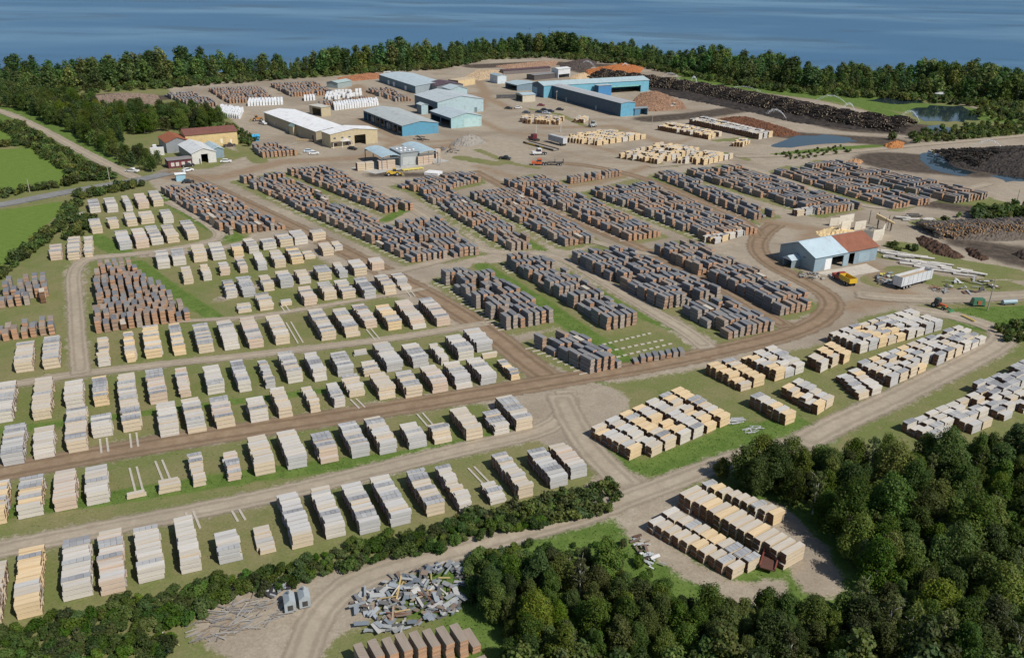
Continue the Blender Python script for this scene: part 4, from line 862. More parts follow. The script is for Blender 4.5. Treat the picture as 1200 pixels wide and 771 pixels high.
class Building:
    def __init__(s, name, label, cat, FL, FR, depth, h, rise, wall, roof, ridge='y', opens=None, over=.35, roofmat=None, walls='flrb', heading_=None, roof2=None, wallmat=None, lean=False):
        A = G(*FL); B = G(*FR); h *= 1.15; rise *= 1.15; opens = {k: [(o[0], o[1], o[2] * 1.15, o[3] * 1.15) for o in v] for k, v in (opens or {}).items()}; s.W = (B - A).length; s.D = depth; s.h = h; s.rise = rise; s.ridge = ridge
        hh = heading(A, B)
        if heading_ is not None: s.W = (B - A).dot(hd(heading_)); hh = heading_
        s.root = empty(name, A, rz_of(hh)); tag(s.root, label, cat)
        opens = opens or {}; Wd, D = s.W, s.D
        maps = {'f': (Wd, lambda u, z, d: (u, d, z)), 'b': (Wd, lambda u, z, d: (Wd - u, D - d, z)), 'l': (D - .3, lambda u, z, d: (d, D - .15 - u, z)), 'r': (D - .3, lambda u, z, d: (Wd - d, .15 + u, z))}
        s.maps = maps
        for k in walls:
            m = MB(); L, f3 = maps[k]; cc = wall[k] if isinstance(wall, dict) else wall
            wall_pieces(m, L, h, cc, [(o[0] * L, o[1] * L, o[2], o[3]) for o in opens.get(k, ())], f3)
            if rise > 0 and not lean and ((ridge == 'y' and k in 'fb') or (ridge == 'x' and k in 'lr')):
                Lg = L
                m.add([f3(0, h, 0), f3(Lg, h, 0), f3(Lg / 2, h + rise, 0), f3(0, h, .15), f3(Lg, h, .15), f3(Lg / 2, h + rise, .15)], [(0, 1, 2), (5, 4, 3), (0, 2, 5, 3), (2, 1, 4, 5)], cc)
            m.build('wall', wallmat or M_METAL, s.root)
        rm = roofmat or M_ROOF; t = .12; o = over
        def slope(e0, e1, r1, r0, c, mat=None):
            m = MB(); vs = [Vector(q) for q in (e0, e1, r1, r0)]; up = [v + Vector((0, 0, t)) for v in vs]
            m.add(vs + up, [(3, 2, 1, 0), (4, 5, 6, 7), (0, 1, 5, 4), (1, 2, 6, 5), (2, 3, 7, 6), (3, 0, 4, 7)], c); return m.build('roof_slope' if rise else 'roof', mat or rm, s.root)
        z0 = h + .01; z1 = h + rise + .01; k = o * rise / max(.1, (Wd if ridge == 'y' else D) / 2)
        s.slopes = []
        if lean: s.slopes.append(slope((-o, -o, z0), (Wd + o, -o, z0), (Wd + o, D + o, z1), (-o, D + o, z1), roof))
        elif rise <= 0: s.slopes.append(slope((-o, -o, z0), (Wd + o, -o, z0), (Wd + o, D + o, z0), (-o, D + o, z0), roof))
        elif ridge == 'y':
            s.slopes.append(slope((-o, D + o, z0 - k), (-o, -o, z0 - k), (Wd / 2, -o, z1), (Wd / 2, D + o, z1), roof))
            s.slopes.append(slope((Wd + o, -o, z0 - k), (Wd + o, D + o, z0 - k), (Wd / 2, D + o, z1), (Wd / 2, -o, z1), roof))
        else:
            if roof2:
                c2, m2, f0 = roof2; xs = Wd * f0
                s.slopes.append(slope((-o, -o, z0 - k), (xs - .02, -o, z0 - k), (xs - .02, D / 2, z1), (-o, D / 2, z1), roof))
                s.slopes.append(slope((xs, -o, z0 - k), (Wd + o, -o, z0 - k), (Wd + o, D / 2, z1), (xs, D / 2, z1), c2, m2))
            else: s.slopes.append(slope((-o, -o, z0 - k), (Wd + o, -o, z0 - k), (Wd + o, D / 2, z1), (-o, D / 2, z1), roof))
            s.slopes.append(slope((Wd + o, D + o, z0 - k), (-o, D + o, z0 - k), (-o, D / 2, z1), (Wd + o, D / 2, z1), roof))
    def panel(s, side, u0, u1, z0, z1, c, name, mat=None, frame=None):
        L, f3 = s.maps[side]; m = MB(); a, b = u0 * L, u1 * L
        vs = [f3(u, z, d) for d in (-.06, -.003) for u, z in ((a, z0), (b, z0), (b, z1), (a, z1))]
        m.add(vs, [(0, 1, 2, 3), (7, 6, 5, 4), (0, 4, 5, 1), (1, 5, 6, 2), (2, 6, 7, 3), (3, 7, 4, 0)], c)
        p = m.build(name, mat or M_PLAIN, s.root)
        if frame:
            q = MB(); e = .10
            for (x0, x1, y0, y1) in ((a - e, b + e, z1, z1 + e), (a - e, b + e, z0 - e, z0), (a - e, a, z0, z1), (b, b + e, z0, z1)):
                vs = [f3(u, z, d) for d in (-.09, -.004) for u, z in ((x0, y0), (x1, y0), (x1, y1), (x0, y1))]
                q.add(vs, [(0, 1, 2, 3), (7, 6, 5, 4), (0, 4, 5, 1), (1, 5, 6, 2), (2, 6, 7, 3), (3, 7, 4, 0)], frame)
            q.build('window_frame', M_PLAIN, p)
        return p
    def part(s, name, mb, mat): return mb.build(name, mat, s.root)
CREAM, CREAM2 = (.50, .42, .27), (.36, .31, .22)
WHITE_R = (.80, .80, .80); BLUE = (.10, .30, .44); PBLUE = (.36, .50, .56); SHADE_BLUE = (.045, .10, .16)  # last tone: blue walls turned from the sun, shade put into the colour
# long cream shed with white roof
b = Building('long_shed', 'long cream metal shed with a bright white roof', 'shed', (371, 168), (402, 161), 62, 4.6, 1.0, CREAM2, WHITE_R, 'y', {'f': []}, heading_=53)
for u in (.2, .45, .7): b.panel('l', u, u + .012, 0, 2.1, (.5, .5, .48), 'door')
b.panel('l', .93, .96, 0, 3, (.12, .1, .09), 'door')
b = Building('office_block', 'cream gabled front block with dark garage door and small brown porch', 'building', (388, 174), (440, 166.5), 9, 5.4, 1.3, CREAM, WHITE_R, 'y', {'f': [(.50, .74, 0, 4.0)]}, heading_=53)
for u in (.06, .22, .37): b.panel('f', u, u + .05, 3.9, 4.6, (.06, .06, .07), 'window', M_GLASS, (.6, .58, .5))
m = MB(); m.box(.2, 9.5, -2.0, -.1, 2.6, 2.75, (.16, .13, .13)); b.part('porch_roof', m, M_ROOF)
m = MB(); m.add([(4.6, -2.2, 2.8), (9.2, -2.2, 2.8), (6.9, -2.2, 4.2), (4.6, -.1, 2.8), (9.2, -.1, 2.8), (6.9, -.1, 4.2)], [(0, 1, 2), (5, 4, 3), (0, 2, 5, 3), (2, 1, 4, 5), (0, 3, 4, 1)], (.65, .62, .58)); b.part('porch_gable', m, M_PLAIN)
for x in (.3, 4.7, 9.2):
    m = MB(); m.box(x, x + .2, -1.9, -1.7, 0, 2.6, (.7, .68, .62)); b.part('porch_post', m, M_PLAIN)
for x in (.06, .3, .38): b.panel('f', x, x + .07, .6, 2.0, (.10, .06, .06), 'window', M_GLASS, (.7, .68, .64))
for x in (.15, .55): b.panel('l', x, x + .08, 1.5, 2.4, (.1, .1, .1), 'window', M_GLASS, (.6, .6, .55))
Building('shed_annex', 'small cream annex with dark doorway behind the white-roofed shed', 'shed', (363, 134), (377, 137), 6, 4.2, 0, (.46, .39, .26), (.55, .52, .45), opens={'f': [(.25, .95, 0, 3.4)]})
b = Building('green_roof_hut', 'small cream hut with green roof against the long shed', 'hut', (344, 159), (352.5, 158), 4.2, 3.6, 1.0, CREAM, (.20, .28, .25), 'y')
m = MB()
for k in range(9): m.box(k * 1.1, k * 1.1 + .15, 0, .15, 0, 1.2, (.55, .42, .26)); m.box(k * 1.1 + .15, k * 1.1 + 1.1, .02, .1, .3, 1.1, (.58, .45, .28))
tag(m.build('wooden_fence', M_WOOD, None, G(347, 165), rz_of(105)), 'low tan board fence in front of the long cream shed', 'fence')
# open blue shed
b = Building('open_blue_shed', 'blue open-sided storage shed with pale grey roof', 'shed', (471.6, 160), (513.5, 156), 50, 4.4, 1.3, {'f': BLUE, 'l': SHADE_BLUE, 'r': BLUE, 'b': BLUE}, (.44, .47, .46), 'y', {'l': [(k / 9 + .012, (k + 1) / 9 - .012, 0, 3.6) for k in range(9)]}, heading_=59)
for k in range(6):
    m = MB(); y = 6 + k * 7; m.box(2, 5, y, y + 4, .02, 1.0 + .8 * (k % 3), [(.5, .4, .28), (.3, .2, .12), (.6, .58, .55)][k % 3]); tag(m.build('stored_lumber', M_WOOD, None, b.root.location, b.root.rotation_euler.z), '%s lumber heap from the front inside the open blue shed' % ordw(k + 1), 'lumber', 'lumber inside the blue shed')
# pale blue kiln group
b = Building('pale_blue_shed', 'pale blue gabled shed with open left side nearest the mill yard', 'shed', (528.7, 151), (562, 147), 24, 4.6, 1.7, {'f': (.34, .52, .54), 'l': SHADE_BLUE, 'r': (.34, .52, .54), 'b': SHADE_BLUE}, (.46, .54, .57), 'y', {'l': [(.05, .48, 0, 3.4), (.52, .95, 0, 3.4)]}, heading_=59)
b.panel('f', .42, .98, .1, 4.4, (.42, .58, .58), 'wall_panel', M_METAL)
b = Building('grey_gabled_shed', 'tall grey-blue gabled shed behind the pale blue shed', 'shed', (513, 135), (561, 129), 30, 6.0, 2.2, {'f': (.38, .50, .54), 'l': SHADE_BLUE, 'r': BLUE, 'b': SHADE_BLUE}, (.48, .53, .55), 'y', {'l': [(.55, .8, 0, 3)]}, heading_=59)
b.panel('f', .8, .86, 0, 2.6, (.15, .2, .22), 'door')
Building('boiler_hut', 'small blue flat-fronted hut beside the grey-blue shed', 'hut', (494, 134.5), (502, 134), 6, 4.4, .6, {'f': (.36, .48, .52), 'l': (.10, .17, .22), 'r': BLUE, 'b': BLUE}, (.50, .58, .60), 'y', heading_=59)  # left wall darker: its shade is put into the colour
b = Building('pale_roof_shed', 'far blue shed with pale roof and maroon front part', 'shed', (487, 110), (520, 105), 62, 4.0, 1.2, {'f': (.30, .36, .40), 'l': (.07, .16, .22), 'r': BLUE, 'b': BLUE}, (.46, .54, .57), 'y', heading_=60)  # shade of the left wall is painted in as a darker blue
for x in (.25, .4, .72): b.panel('l', x, x + .05, 0, 2.8, (.7, .7, .68), 'door')
Building('maroon_roof_shed', 'low shed with maroon roof between the far sheds', 'shed', (512, 111), (536, 107), 16, 4.6, 1.2, (.20, .22, .24), (.10, .055, .06), 'y', heading_=60)
Building('side_gable_shed', 'pale blue gabled end behind the grey-blue shed', 'shed', (528, 116), (542, 113), 12, 4.8, 1.4, (.38, .50, .54), (.46, .54, .57), 'y', heading_=60)
# sawmill
b = Building('sawmill_front_wing', 'long blue sawmill wing with shade-coloured side and bright end wall', 'sawmill', (727, 137), (743, 135.6), 76, 6.3, .5, {'f': (.13, .36, .50), 'l': (.030, .075, .125), 'r': BLUE, 'b': BLUE}, (.42, .43, .43), 'y', heading_=62)  # long left wall coloured dark for shade, end wall bright for sun
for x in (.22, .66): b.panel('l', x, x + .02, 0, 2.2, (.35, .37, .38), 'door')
b = Building('sawmill_main_hall', 'wide bright blue sawmill hall with pale roof and open front bays', 'sawmill', (637, 115), (759, 107), 15, 6.3, 1.5, {'f': (.16, .40, .52), 'l': (.045, .10, .16), 'r': (.13, .36, .50), 'b': BLUE}, (.40, .50, .53), 'x', {'f': [(.62, .92, 0, 3.6)]}, heading_=62)  # left gable carries its shade as a darker wall colour
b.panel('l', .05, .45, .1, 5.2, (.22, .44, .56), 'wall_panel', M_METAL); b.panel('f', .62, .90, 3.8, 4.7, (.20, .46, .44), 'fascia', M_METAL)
Building('blue_tower_block', 'bright blue block standing in front of the sawmill hall', 'building', (701, 113), (714, 111.5), 5, 5.6, 0, {'f': (.06, .22, .45), 'l': (.03, .06, .11), 'r': BLUE, 'b': BLUE}, (.45, .50, .52), heading_=62)  # shaded left end painted darker than the sunlit front
Building('mill_lean_to', 'small blue lean-to with dark opening at the end of the sawmill', 'shed', (743.5, 136), (758, 134.5), 5, 3.4, .3, (.10, .22, .32), (.25, .27, .28), 'x', {'f': [(.42, .95, 0, 3.0)]}, heading_=62)
# small buildings left of the sawmill
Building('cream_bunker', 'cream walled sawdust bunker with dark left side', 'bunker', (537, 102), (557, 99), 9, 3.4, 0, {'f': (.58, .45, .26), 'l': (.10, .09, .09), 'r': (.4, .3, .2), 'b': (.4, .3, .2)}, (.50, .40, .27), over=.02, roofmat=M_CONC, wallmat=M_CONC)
Building('white_control_hut', 'white hut with pale blue roof beside the cream bunker', 'hut', (583, 98.5), (592, 97.5), 11, 4.6, .6, (.55, .62, .66), (.30, .38, .43), 'y', heading_=60)
Building('low_blue_shed', 'low open shed with pale blue roof left of the sawmill', 'shed', (606, 107), (625, 103), 16, 3.2, .8, (.18, .26, .32), (.40, .50, .54), 'y', {'l': [(.05, .95, 0, 2.6)]}, heading_=60)
Building('small_chip_shed', 'small shed with pale blue roof and dark open front beside parked cars', 'shed', (604, 117), (612.5, 120), 8.5, 3.6, .5, {'f': (.5, .46, .38), 'l': (.3, .3, .28), 'r': (.55, .5, .4), 'b': (.4, .4, .4)}, (.40, .50, .54), 'y', {'f': [(.1, .9, 0, 3.0)]})
Building('maroon_conveyor_roof', 'long low maroon roof of the chip conveyor', 'conveyor', (590, 88), (645, 84), 5, 2.6, .6, (.16, .14, .14), (.09, .05, .055), 'x')
Building('concrete_bin', 'low dark walled bin with pale concrete foot in mill yard', 'bin', (582, 116), (605, 115.5), .6, 2.0, 0, (.09, .09, .095), (.2, .2, .2), over=.05, wallmat=M_CONC)
b = Building('white_silo_house', 'white sheet metal machine house on dark legs behind the sawmill', 'building', (654, 92), (668, 90.5), 7, 5.5, .6, (.62, .64, .66), (.66, .68, .69), 'x', {'f': [(.05, .95, 0, 2.2)]})
Building('black_fuel_shed', 'dark low shed beside the white machine house', 'shed', (626, 94.5), (650, 92), 8, 3.0, .3, (.10, .09, .09), (.24, .23, .22), 'x')
# yellow barn group
b = Building('yellow_barn', 'long yellow barn with faded maroon roof by the left wood', 'barn', (219, 175), (277, 168), 11, 5.2, 1.6, (.62, .47, .24), (.17, .075, .06), 'x', roofmat=M_RUST, heading_=57)
b.panel('f', .66, .70, 1.2, 3.2, (.75, .68, .5), 'window', M_PLAIN, (.7, .62, .4)); b.panel('f', .85, .88, 0, 2.6, (.78, .72, .56), 'door')
b = Building('rusty_roof_shed', 'grey shed with rust-red roof behind the white-roofed shop', 'shed', (196, 180), (222, 176.5), 15, 4.0, 1.6, (.26, .28, .30), (.30, .105, .05), 'y', roofmat=M_RUST, heading_=57)
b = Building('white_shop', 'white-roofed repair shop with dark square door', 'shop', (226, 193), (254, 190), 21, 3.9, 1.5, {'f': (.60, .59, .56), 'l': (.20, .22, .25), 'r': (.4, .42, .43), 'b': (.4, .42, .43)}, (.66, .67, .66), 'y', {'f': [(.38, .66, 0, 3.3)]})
b.panel('f', .28, .33, 0, 2.1, (.12, .11, .1), 'door')
b = Building('red_office', 'low dark red office with four white framed windows', 'office', (198, 198), (226, 195), 5.5, 2.8, .2, (.13, .035, .045), (.25, .22, .21), 'x')
for x in (.12, .32, .56, .82): b.panel('f', x, x + .11, .9, 2.1, (.55, .50, .45), 'window', M_GLASS, (.72, .68, .66))
b.panel('f', .47, .52, 0, 2.1, (.25, .08, .08), 'door'); b.panel('l', .3, .45, .9, 2.0, (.5, .4, .4), 'window', M_GLASS, (.6, .5, .5))
Building('blue_lean_to', 'pale blue roofed lean-to right of the white shop', 'shed', (250, 186), (262, 184), 14, 3.2, .8, (.22, .30, .35), (.42, .52, .55), 'y', heading_=57)
Building('pale_container', 'long pale box trailer parked beside the left wood', 'trailer', (177, 183), (193, 182), 2.6, 2.6, 0, (.62, .61, .57), (.66, .66, .64), over=.02)
# drying canopies
def canopy(name, label, FL, FR, depth, h, hdg):
    A, B = G(*FL), G(*FR); Wd = (B - A).dot(hd(hdg)); root = empty(name, A, rz_of(hdg)); tag(root, label, 'canopy')
    for y in (0, depth / 2, depth):
        for x in (.1, Wd - .1):
            m = MB(); m.box(x - .15, x + .15, y - .15, y + .15, 0, h, (.16, .18, .20)); m.build('post', M_METAL, root)
    n = 8; m = MB(); pr = [(Wd * k / n, h + 1.1 * math.sin(math.pi * (k / n * .8 + .1))) for k in range(n + 1)]
    vs = []
    for d in (0, .14):
        for (x, z) in pr:
            for y in (-.6, depth + .6): vs.append((x, y, z + d))
    k2 = 2 * (n + 1); fs = []
    for k in range(n):
        a = 2 * k; fs += [(a, a + 1, a + 3, a + 2), (k2 + a, k2 + a + 2, k2 + a + 3, k2 + a + 1), (a, a + 2, k2 + a + 2, k2 + a), (a + 1, k2 + a + 1, k2 + a + 3, a + 3)]
    fs += [(0, k2, k2 + 1, 1), (2 * n, 2 * n + 1, k2 + 2 * n + 1, k2 + 2 * n)]
    m.add(vs, fs, (.40, .52, .58)); m.build('curved_roof', M_ROOF, root)
    for y in (0, depth):
        m = MB(); m.box(0, Wd, y - .12, y + .12, h - .45, h - .02, (.14, .16, .18)); m.build('beam', M_METAL, root)
    return root, Wd
canopy('drying_canopy', 'open drying canopy with curved pale blue roof on the left', (447.6, 199), (470, 197), 19, 4.6, 60)
canopy('drying_canopy', 'open drying canopy with curved pale blue roof on the right', (491.7, 193.5), (513, 191), 19, 4.6, 60)
b = Building('kiln_house', 'grey metal kiln house between the two drying canopies', 'kiln', (470, 195), (492, 193), 12, 4.8, 0, (.30, .33, .34), (.36, .40, .42), heading_=60)
for k in range(7):
    m = MB(); x = 1.0 + (k % 4) * 1.9; y = 2 + (k // 4) * 4.5 + .4 * (k % 2); m.tube((x, y, 4.93), (x, y, 5.9), .35, .35, 8, (.7, .71, .72)); m.tube((x, y, 5.9), (x, y, 6.3), .6, .25, 8, (.72, .73, .74)); b.part('roof_vent', m, M_METAL)
b.panel('f', .1, .9, .2, 3.6, (.45, .47, .46), 'kiln_door', M_METAL)
m = MB(); L = W([(411, 197), (440, 204), (527, 189), (500, 182), (440, 190)]); m.add([(x, y, .03) for x, y in L], [tuple(range(len(L)))], (.42, .41, .39)); tag(m.build('concrete_slab', M_CONC), 'pale concrete slab under the drying canopies', kind='structure')
for k, (x0, y0, x1, y1, h_, lab) in enumerate([(419, 201, 439, 199, 3.2, 'cream lumber charge standing left of the canopies'), (444, 199.5, 464, 197.5, 3.6, 'cream lumber charge under the left canopy'), (490, 194, 507, 191, 3.6, 'cream lumber charge under the right canopy'), (511, 186, 516, 185, 3.8, 'cream lumber charge right of the canopies')]):
    A, B = G(x0, y0), G(x1, y1); root = empty('kiln_charge', A, rz_of(60)); tag(root, lab, 'lumber stack', 'kiln charges')
    n = max(1, round((B - A).length / 3.0)); wl = (B - A).dot(hd(60)) / n
    for i in range(n):
        for j in range(4): link('bundle', variant_mesh('p_pink' if k else 'p_cream', (i + j) % 4), root, (wl * (i + .5), 1.2, j * h_ / 4), 0, (wl * .96, 2.2, h_ / 4 - .02))
m = MB(); m.box(0, 9, 0, .9, .3, .55, (.66, .56, .16)); m.box(0, 9, 1.5, 2.4, .3, .55, (.66, .56, .16))
for k in range(5): m.box(k * 2.1, k * 2.1 + .3, -.1, 2.5, 0, .3, (.5, .42, .12))
tag(m.build('kiln_rail_cart', M_PAINT, None, G(473, 201), rz_of(60)), 'yellow kiln cart frame on the ground in front of the kiln', 'cart')
b = Building('white_tarp_pile', 'low white wrapped pile on the ground below the right canopy', 'pile', (497, 205), (513, 206.5), 5, .7, 0, (.8, .8, .8), (.82, .82, .82), over=.05)
# blue workshop on the right
b = Building('blue_workshop', 'grey-blue workshop with half rusty roof and open front bays', 'workshop', (953, 319), (1026, 304.5), 13.5, 3.7, 2.4, {'f': (.25, .34, .40), 'l': (.26, .33, .37), 'r': (.25, .34, .40), 'b': (.25, .34, .40)}, (.47, .58, .64), 'x', {'f': [(.27, .45, 0, 3.0), (.54, .63, 0, 3.1)]}, roof2=((.26, .105, .065), M_RUST, .5))
b.panel('f', .165, .262, 0, 3.2, (.72, .73, .73), 'door'); b.panel('f', .455, .535, .05, 3.4, (.29, .38, .44), 'sliding_door', M_METAL); b.panel('f', .70, .88, .3, 3.0, (.30, .40, .46), 'sliding_door', M_METAL)
for u in (.46, .68): b.panel('l', u, u + .07, 3.0, 3.5, (.05, .05, .06), 'window', M_GLASS, (.3, .36, .4))
m = MB(); D = b.D; m.box(-3.4, -.02, 5.2, 5.35, 0, 2.4, (.24, .31, .35)); m.box(-3.4, -.02, 8.4, 8.55, 0, 2.4, (.24, .31, .35)); b.part('porch_wall', m, M_METAL)
m = MB(); m.add([(-3.7, 4.9, 2.3), (-.02, 4.9, 2.3), (-.02, 6.87, 3.4), (-3.7, 6.87, 3.4), (-3.7, 8.85, 2.3), (-.02, 8.85, 2.3)], [(0, 1, 2, 3), (3, 2, 5, 4), (0, 3, 4)], (.46, .56, .62)); b.part('porch_roof', m, M_ROOF)
m = MB(); L = W([(955, 320), (1015, 309), (1032, 318), (985, 326)]); m.add([(x, y, .03) for x, y in L], [tuple(range(len(L)))], (.50, .45, .38)); tag(m.build('concrete_apron', M_CONC), 'pale concrete apron in front of the workshop', kind='structure')
# white concrete bays behind the workshop
def standing_panel(root, a, b2, h, c=(.62, .57, .48)):
    A, B = G(*a), G(*b2); d = B - A; m = MB(); m.box(0, d.length, 0, .25, 0, h, c); o = m.build('concrete_panel', M_CONC, root); o.location = A - root.location; o.rotation_euler = (0, 0, math.atan2(d.y, d.x)); return o
root = empty('concrete_bay', G(990, 270)); tag(root, 'pale concrete panel bays holding sawdust behind the workshop', 'bunker')
for a, c, h_ in [((972, 265), (983, 264), 2.6), ((983, 263), (1000, 260), 2.8), ((985, 272), (996, 270), 3.4), ((1001, 270), (1014, 268), 2.8), ((1011, 281), (1022, 283), 3.4), ((1022, 283), (1033, 281.5), 3.6), ((1033, 281), (1036, 274), 3.4)]: standing_panel(root, a, c, h_)
for x, y in ((1040, 268), (1036, 272), (1044, 270), (1028, 264), (1018, 262)):
    m = MB(); p = G(x, y) - root.location; m.tube(p, p + Vector((0, 0, 4.6)), .12, .1, 6, (.08, .07, .06)); m.build('post', M_METAL, root)
A, B = G(1002, 278), G(1024, 266, 4.0); root = empty('belt_conveyor', A); tag(root, 'inclined grey belt conveyor at the concrete bays', 'conveyor')
m = MB(); m.bar((0, 0, .4), B - A, .35, .18, (.30, .30, .28)); m.build('belt', M_METAL, root)
m = MB(); q = (B - A) * .8; m.bar((q.x, q.y, 0), (q.x, q.y, q.z), .1, .1, (.1, .1, .1)); m.build('leg', M_METAL, root)
A, B = G(1024, 268), G(1046, 272); m = MB(); m.add([(0, 0, 3.4), ((B - A).x, (B - A).y, 2.6), ((B - A).x, (B - A).y, 3.0), (0, 0, 5.0), (.5, .8, 3.4), ((B - A).x + .5, (B - A).y + .8, 2.6), ((B - A).x + .5, (B - A).y + .8, 3.0), (.5, .8, 5.0)], [(0, 1, 2, 3), (7, 6, 5, 4), (3, 2, 6, 7), (0, 4, 5, 1), (1, 5, 6, 2), (3, 7, 4, 0)], (.55, .42, .24))
p_ = [G(1028, 268), G(1043, 271)]
for q in p_: qq = q - A; m.bar((qq.x, qq.y, 0), (qq.x, qq.y, 2.9), .12, .12, (.12, .1, .08))
tag(m.build('feed_hopper', M_PLAIN, None, A), 'tan sloping feed hopper on dark posts at the concrete bays', 'hopper')
# hut by the pond, far hut
Building('pump_hut', 'small pale pump hut beside the pond', 'hut', (1103, 117), (1111, 116), 5, 2.8, .8, (.45, .47, .48), (.55, .57, .58), 'y')
Building('far_green_hut', 'small hut with pale green roof among the far stacks', 'hut', (396, 104), (412, 101), 9, 3.0, .8, (.30, .36, .36), (.38, .48, .46), 'x')
m = MB()
for a, c in (((0, 0, 0), (0, 0, 4.4)), ((4.5, 0, 0), (4.5, 0, 4.4)), ((0, 0, 4.4), (4.5, 0, 4.4)), ((0, 2.5, 0), (0, 2.5, 4.4)), ((4.5, 2.5, 0), (4.5, 2.5, 4.4)), ((0, 0, 4.4), (0, 2.5, 4.4)), ((4.5, 0, 4.4), (4.5, 2.5, 4.4))): m.bar(a, c, .22, .22, (.66, .66, .64))
tag(m.build('loading_frame', M_METAL, None, G(451, 92), rz_of(60)), 'white steel portal frame behind the far blue shed', 'frame')
Building('blue_white_camper', 'white topped pale blue camper beside the upper brown block', 'camper', (207, 213), (218, 212), 3, 2.3, .2, (.30, .50, .60), (.74, .76, .74), 'x')
Building('blue_tarp_shelter', 'small bright blue tarp shelter above the orange rows', 'shelter', (297, 166), (304, 165.5), 3, 2.0, .5, (.05, .28, .50), (.06, .36, .60), 'x')

# ---------------------------------------------------------------- heaps, logs, water
def mound(name, label, pts, h, c0, c1, cat='mound', seed=1, rough=.25, mat=None):
    Q = W(pts); r = np.random.default_rng(seed); lo, hi = Q.min(0) - 1, Q.max(0) + 1; st = max(.6, (hi - lo).max() / 100)
    xs = np.arange(lo[0], hi[0], st); ys = np.arange(lo[1], hi[1], st); X, Y = np.meshgrid(xs, ys); P = np.stack([X.ravel(), Y.ravel()], 1)
    d = seg_dist(P, np.vstack([Q, Q[:1]])); ins = in_poly(P, Q); dm = d[ins].max(); t = np.where(ins, d / dm, 0)
    ph = r.uniform(0, 6, 6); w = sum(np.sin(P[:, 0] * f + ph[k]) * np.cos(P[:, 1] * f * 1.3 + ph[k + 3]) for k, f in enumerate((.35, .8, 1.7))) / 3
    Z = h * np.power(np.clip(t, 0, 1), .75) * (1 + rough * w) + np.where(ins, r.normal(size=len(P)) * .20 * min(1, h), 0); Z = np.where(ins, np.maximum(Z, .03), -.25)
    I = np.arange(len(P)).reshape(X.shape); F4 = np.stack([I[:-1, :-1], I[:-1, 1:], I[1:, 1:], I[1:, :-1]], -1).reshape(-1, 4)
    F4 = F4[ins[F4].any(1)]; u = r.random(len(F4))[:, None]; C = np.array(c0) * (1 - u) + np.array(c1) * u
    me = np_mesh(name, np.column_stack([P, Z]), F4, C, mat or M_SOIL); return tag(link(name, me), label, cat)
mound('gravel_heap', 'conical grey gravel heap right of the pale blue shed', [(528, 168), (545, 163), (566, 164), (570, 168), (550, 172), (532, 172)], 3.6, (.22, .20, .18), (.28, .26, .23), seed=2, rough=.05)
mound('bark_mound', 'orange bark mound behind the sawmill', [(686, 83), (720, 78), (755, 80), (750, 86), (715, 90), (690, 89)], 4.5, (.28, .10, .035), (.38, .15, .055), seed=3)
mound('bark_mound', 'reddish brown bark mound right of the sawmill', [(738, 122), (750, 110), (775, 109), (800, 120), (805, 128), (770, 131), (742, 130)], 4.0, (.17, .095, .06), (.28, .17, .11), seed=4)
mound('bark_mound', 'dark red bark ridge beside the blue puddle', [(832, 142), (855, 138), (885, 140), (925, 152), (940, 158), (915, 161), (870, 152), (835, 148)], 3.2, (.07, .035, .022), (.17, .07, .035), seed=5)
mound('bark_mound', 'small orange bark mound on the gravel verge', [(1034, 171), (1046, 166), (1060, 168), (1058, 174), (1042, 175)], 1.8, (.30, .12, .04), (.38, .17, .06), seed=6)
mound('bark_mound', 'big black bark mound on the right edge', [(1105, 185), (1125, 176), (1170, 172), (1240, 172), (1300, 185), (1290, 208), (1215, 212), (1160, 203), (1115, 195)], 5.0, (.020, .017, .016), (.055, .045, .04), seed=7)
mound('soil_mound', 'brown soil mound left of the far storage yard', [(90, 118), (130, 112), (185, 112), (190, 121), (150, 126), (100, 124)], 4.0, (.15, .11, .085), (.24, .18, .14), seed=8)
mound('soil_mound', 'low dark bank behind the white machine house', [(655, 76), (690, 70), (700, 74), (690, 82), (660, 84)], 4.0, (.04, .032, .03), (.09, .07, .06), seed=9)
mound('slab_mound', 'pale brown offcut heap left of the mill buildings', [(545, 90), (560, 82), (585, 84), (600, 82), (590, 90), (560, 95)], 2.4, (.30, .22, .15), (.48, .36, .23), seed=10)
mound('slab_mound', 'reddish chip heap along the far wood edge', [(580, 78), (620, 74), (655, 72), (650, 78), (600, 82)], 2.2, (.22, .13, .085), (.33, .22, .15), seed=11)
mound('rust_heap', 'long rust-brown slab heap behind the far storage yard', [(395, 92), (425, 88), (450, 87), (450, 92), (420, 95), (398, 96)], 2.4, (.24, .10, .05), (.32, .15, .08), seed=12)
mound('sawdust_heap', 'yellow sawdust spread in front of the concrete bays', [(955, 272), (975, 266), (1000, 270), (1010, 276), (985, 281), (962, 279)], .8, (.55, .40, .20), (.62, .48, .28), seed=13, rough=.4)
mound('bark_ridge', 'dark broken bark ridge behind the workshop yard', [(1072, 278), (1090, 280), (1110, 290), (1132, 302), (1120, 304), (1095, 298), (1078, 288)], 1.8, (.035, .022, .016), (.10, .055, .035), seed=14, rough=.5)
mound('bark_ridge', 'second dark bark ridge right of the workshop yard', [(1130, 290), (1142, 294), (1160, 304), (1150, 306), (1136, 300)], 1.5, (.035, .022, .016), (.10, .055, .035), seed=15, rough=.5)
mound('bark_ridge', 'small dark bark heap at the right edge', [(1185, 298), (1210, 290), (1220, 300), (1200, 305)], 1.6, (.03, .022, .018), (.07, .05, .04), seed=16, rough=.5)
mound('sawdust_heap', 'tan sawdust heap behind the sawmill roof', [(666, 92), (685, 86), (693, 90), (690, 95), (670, 97)], 3.0, (.40, .29, .18), (.48, .36, .23), seed=17)
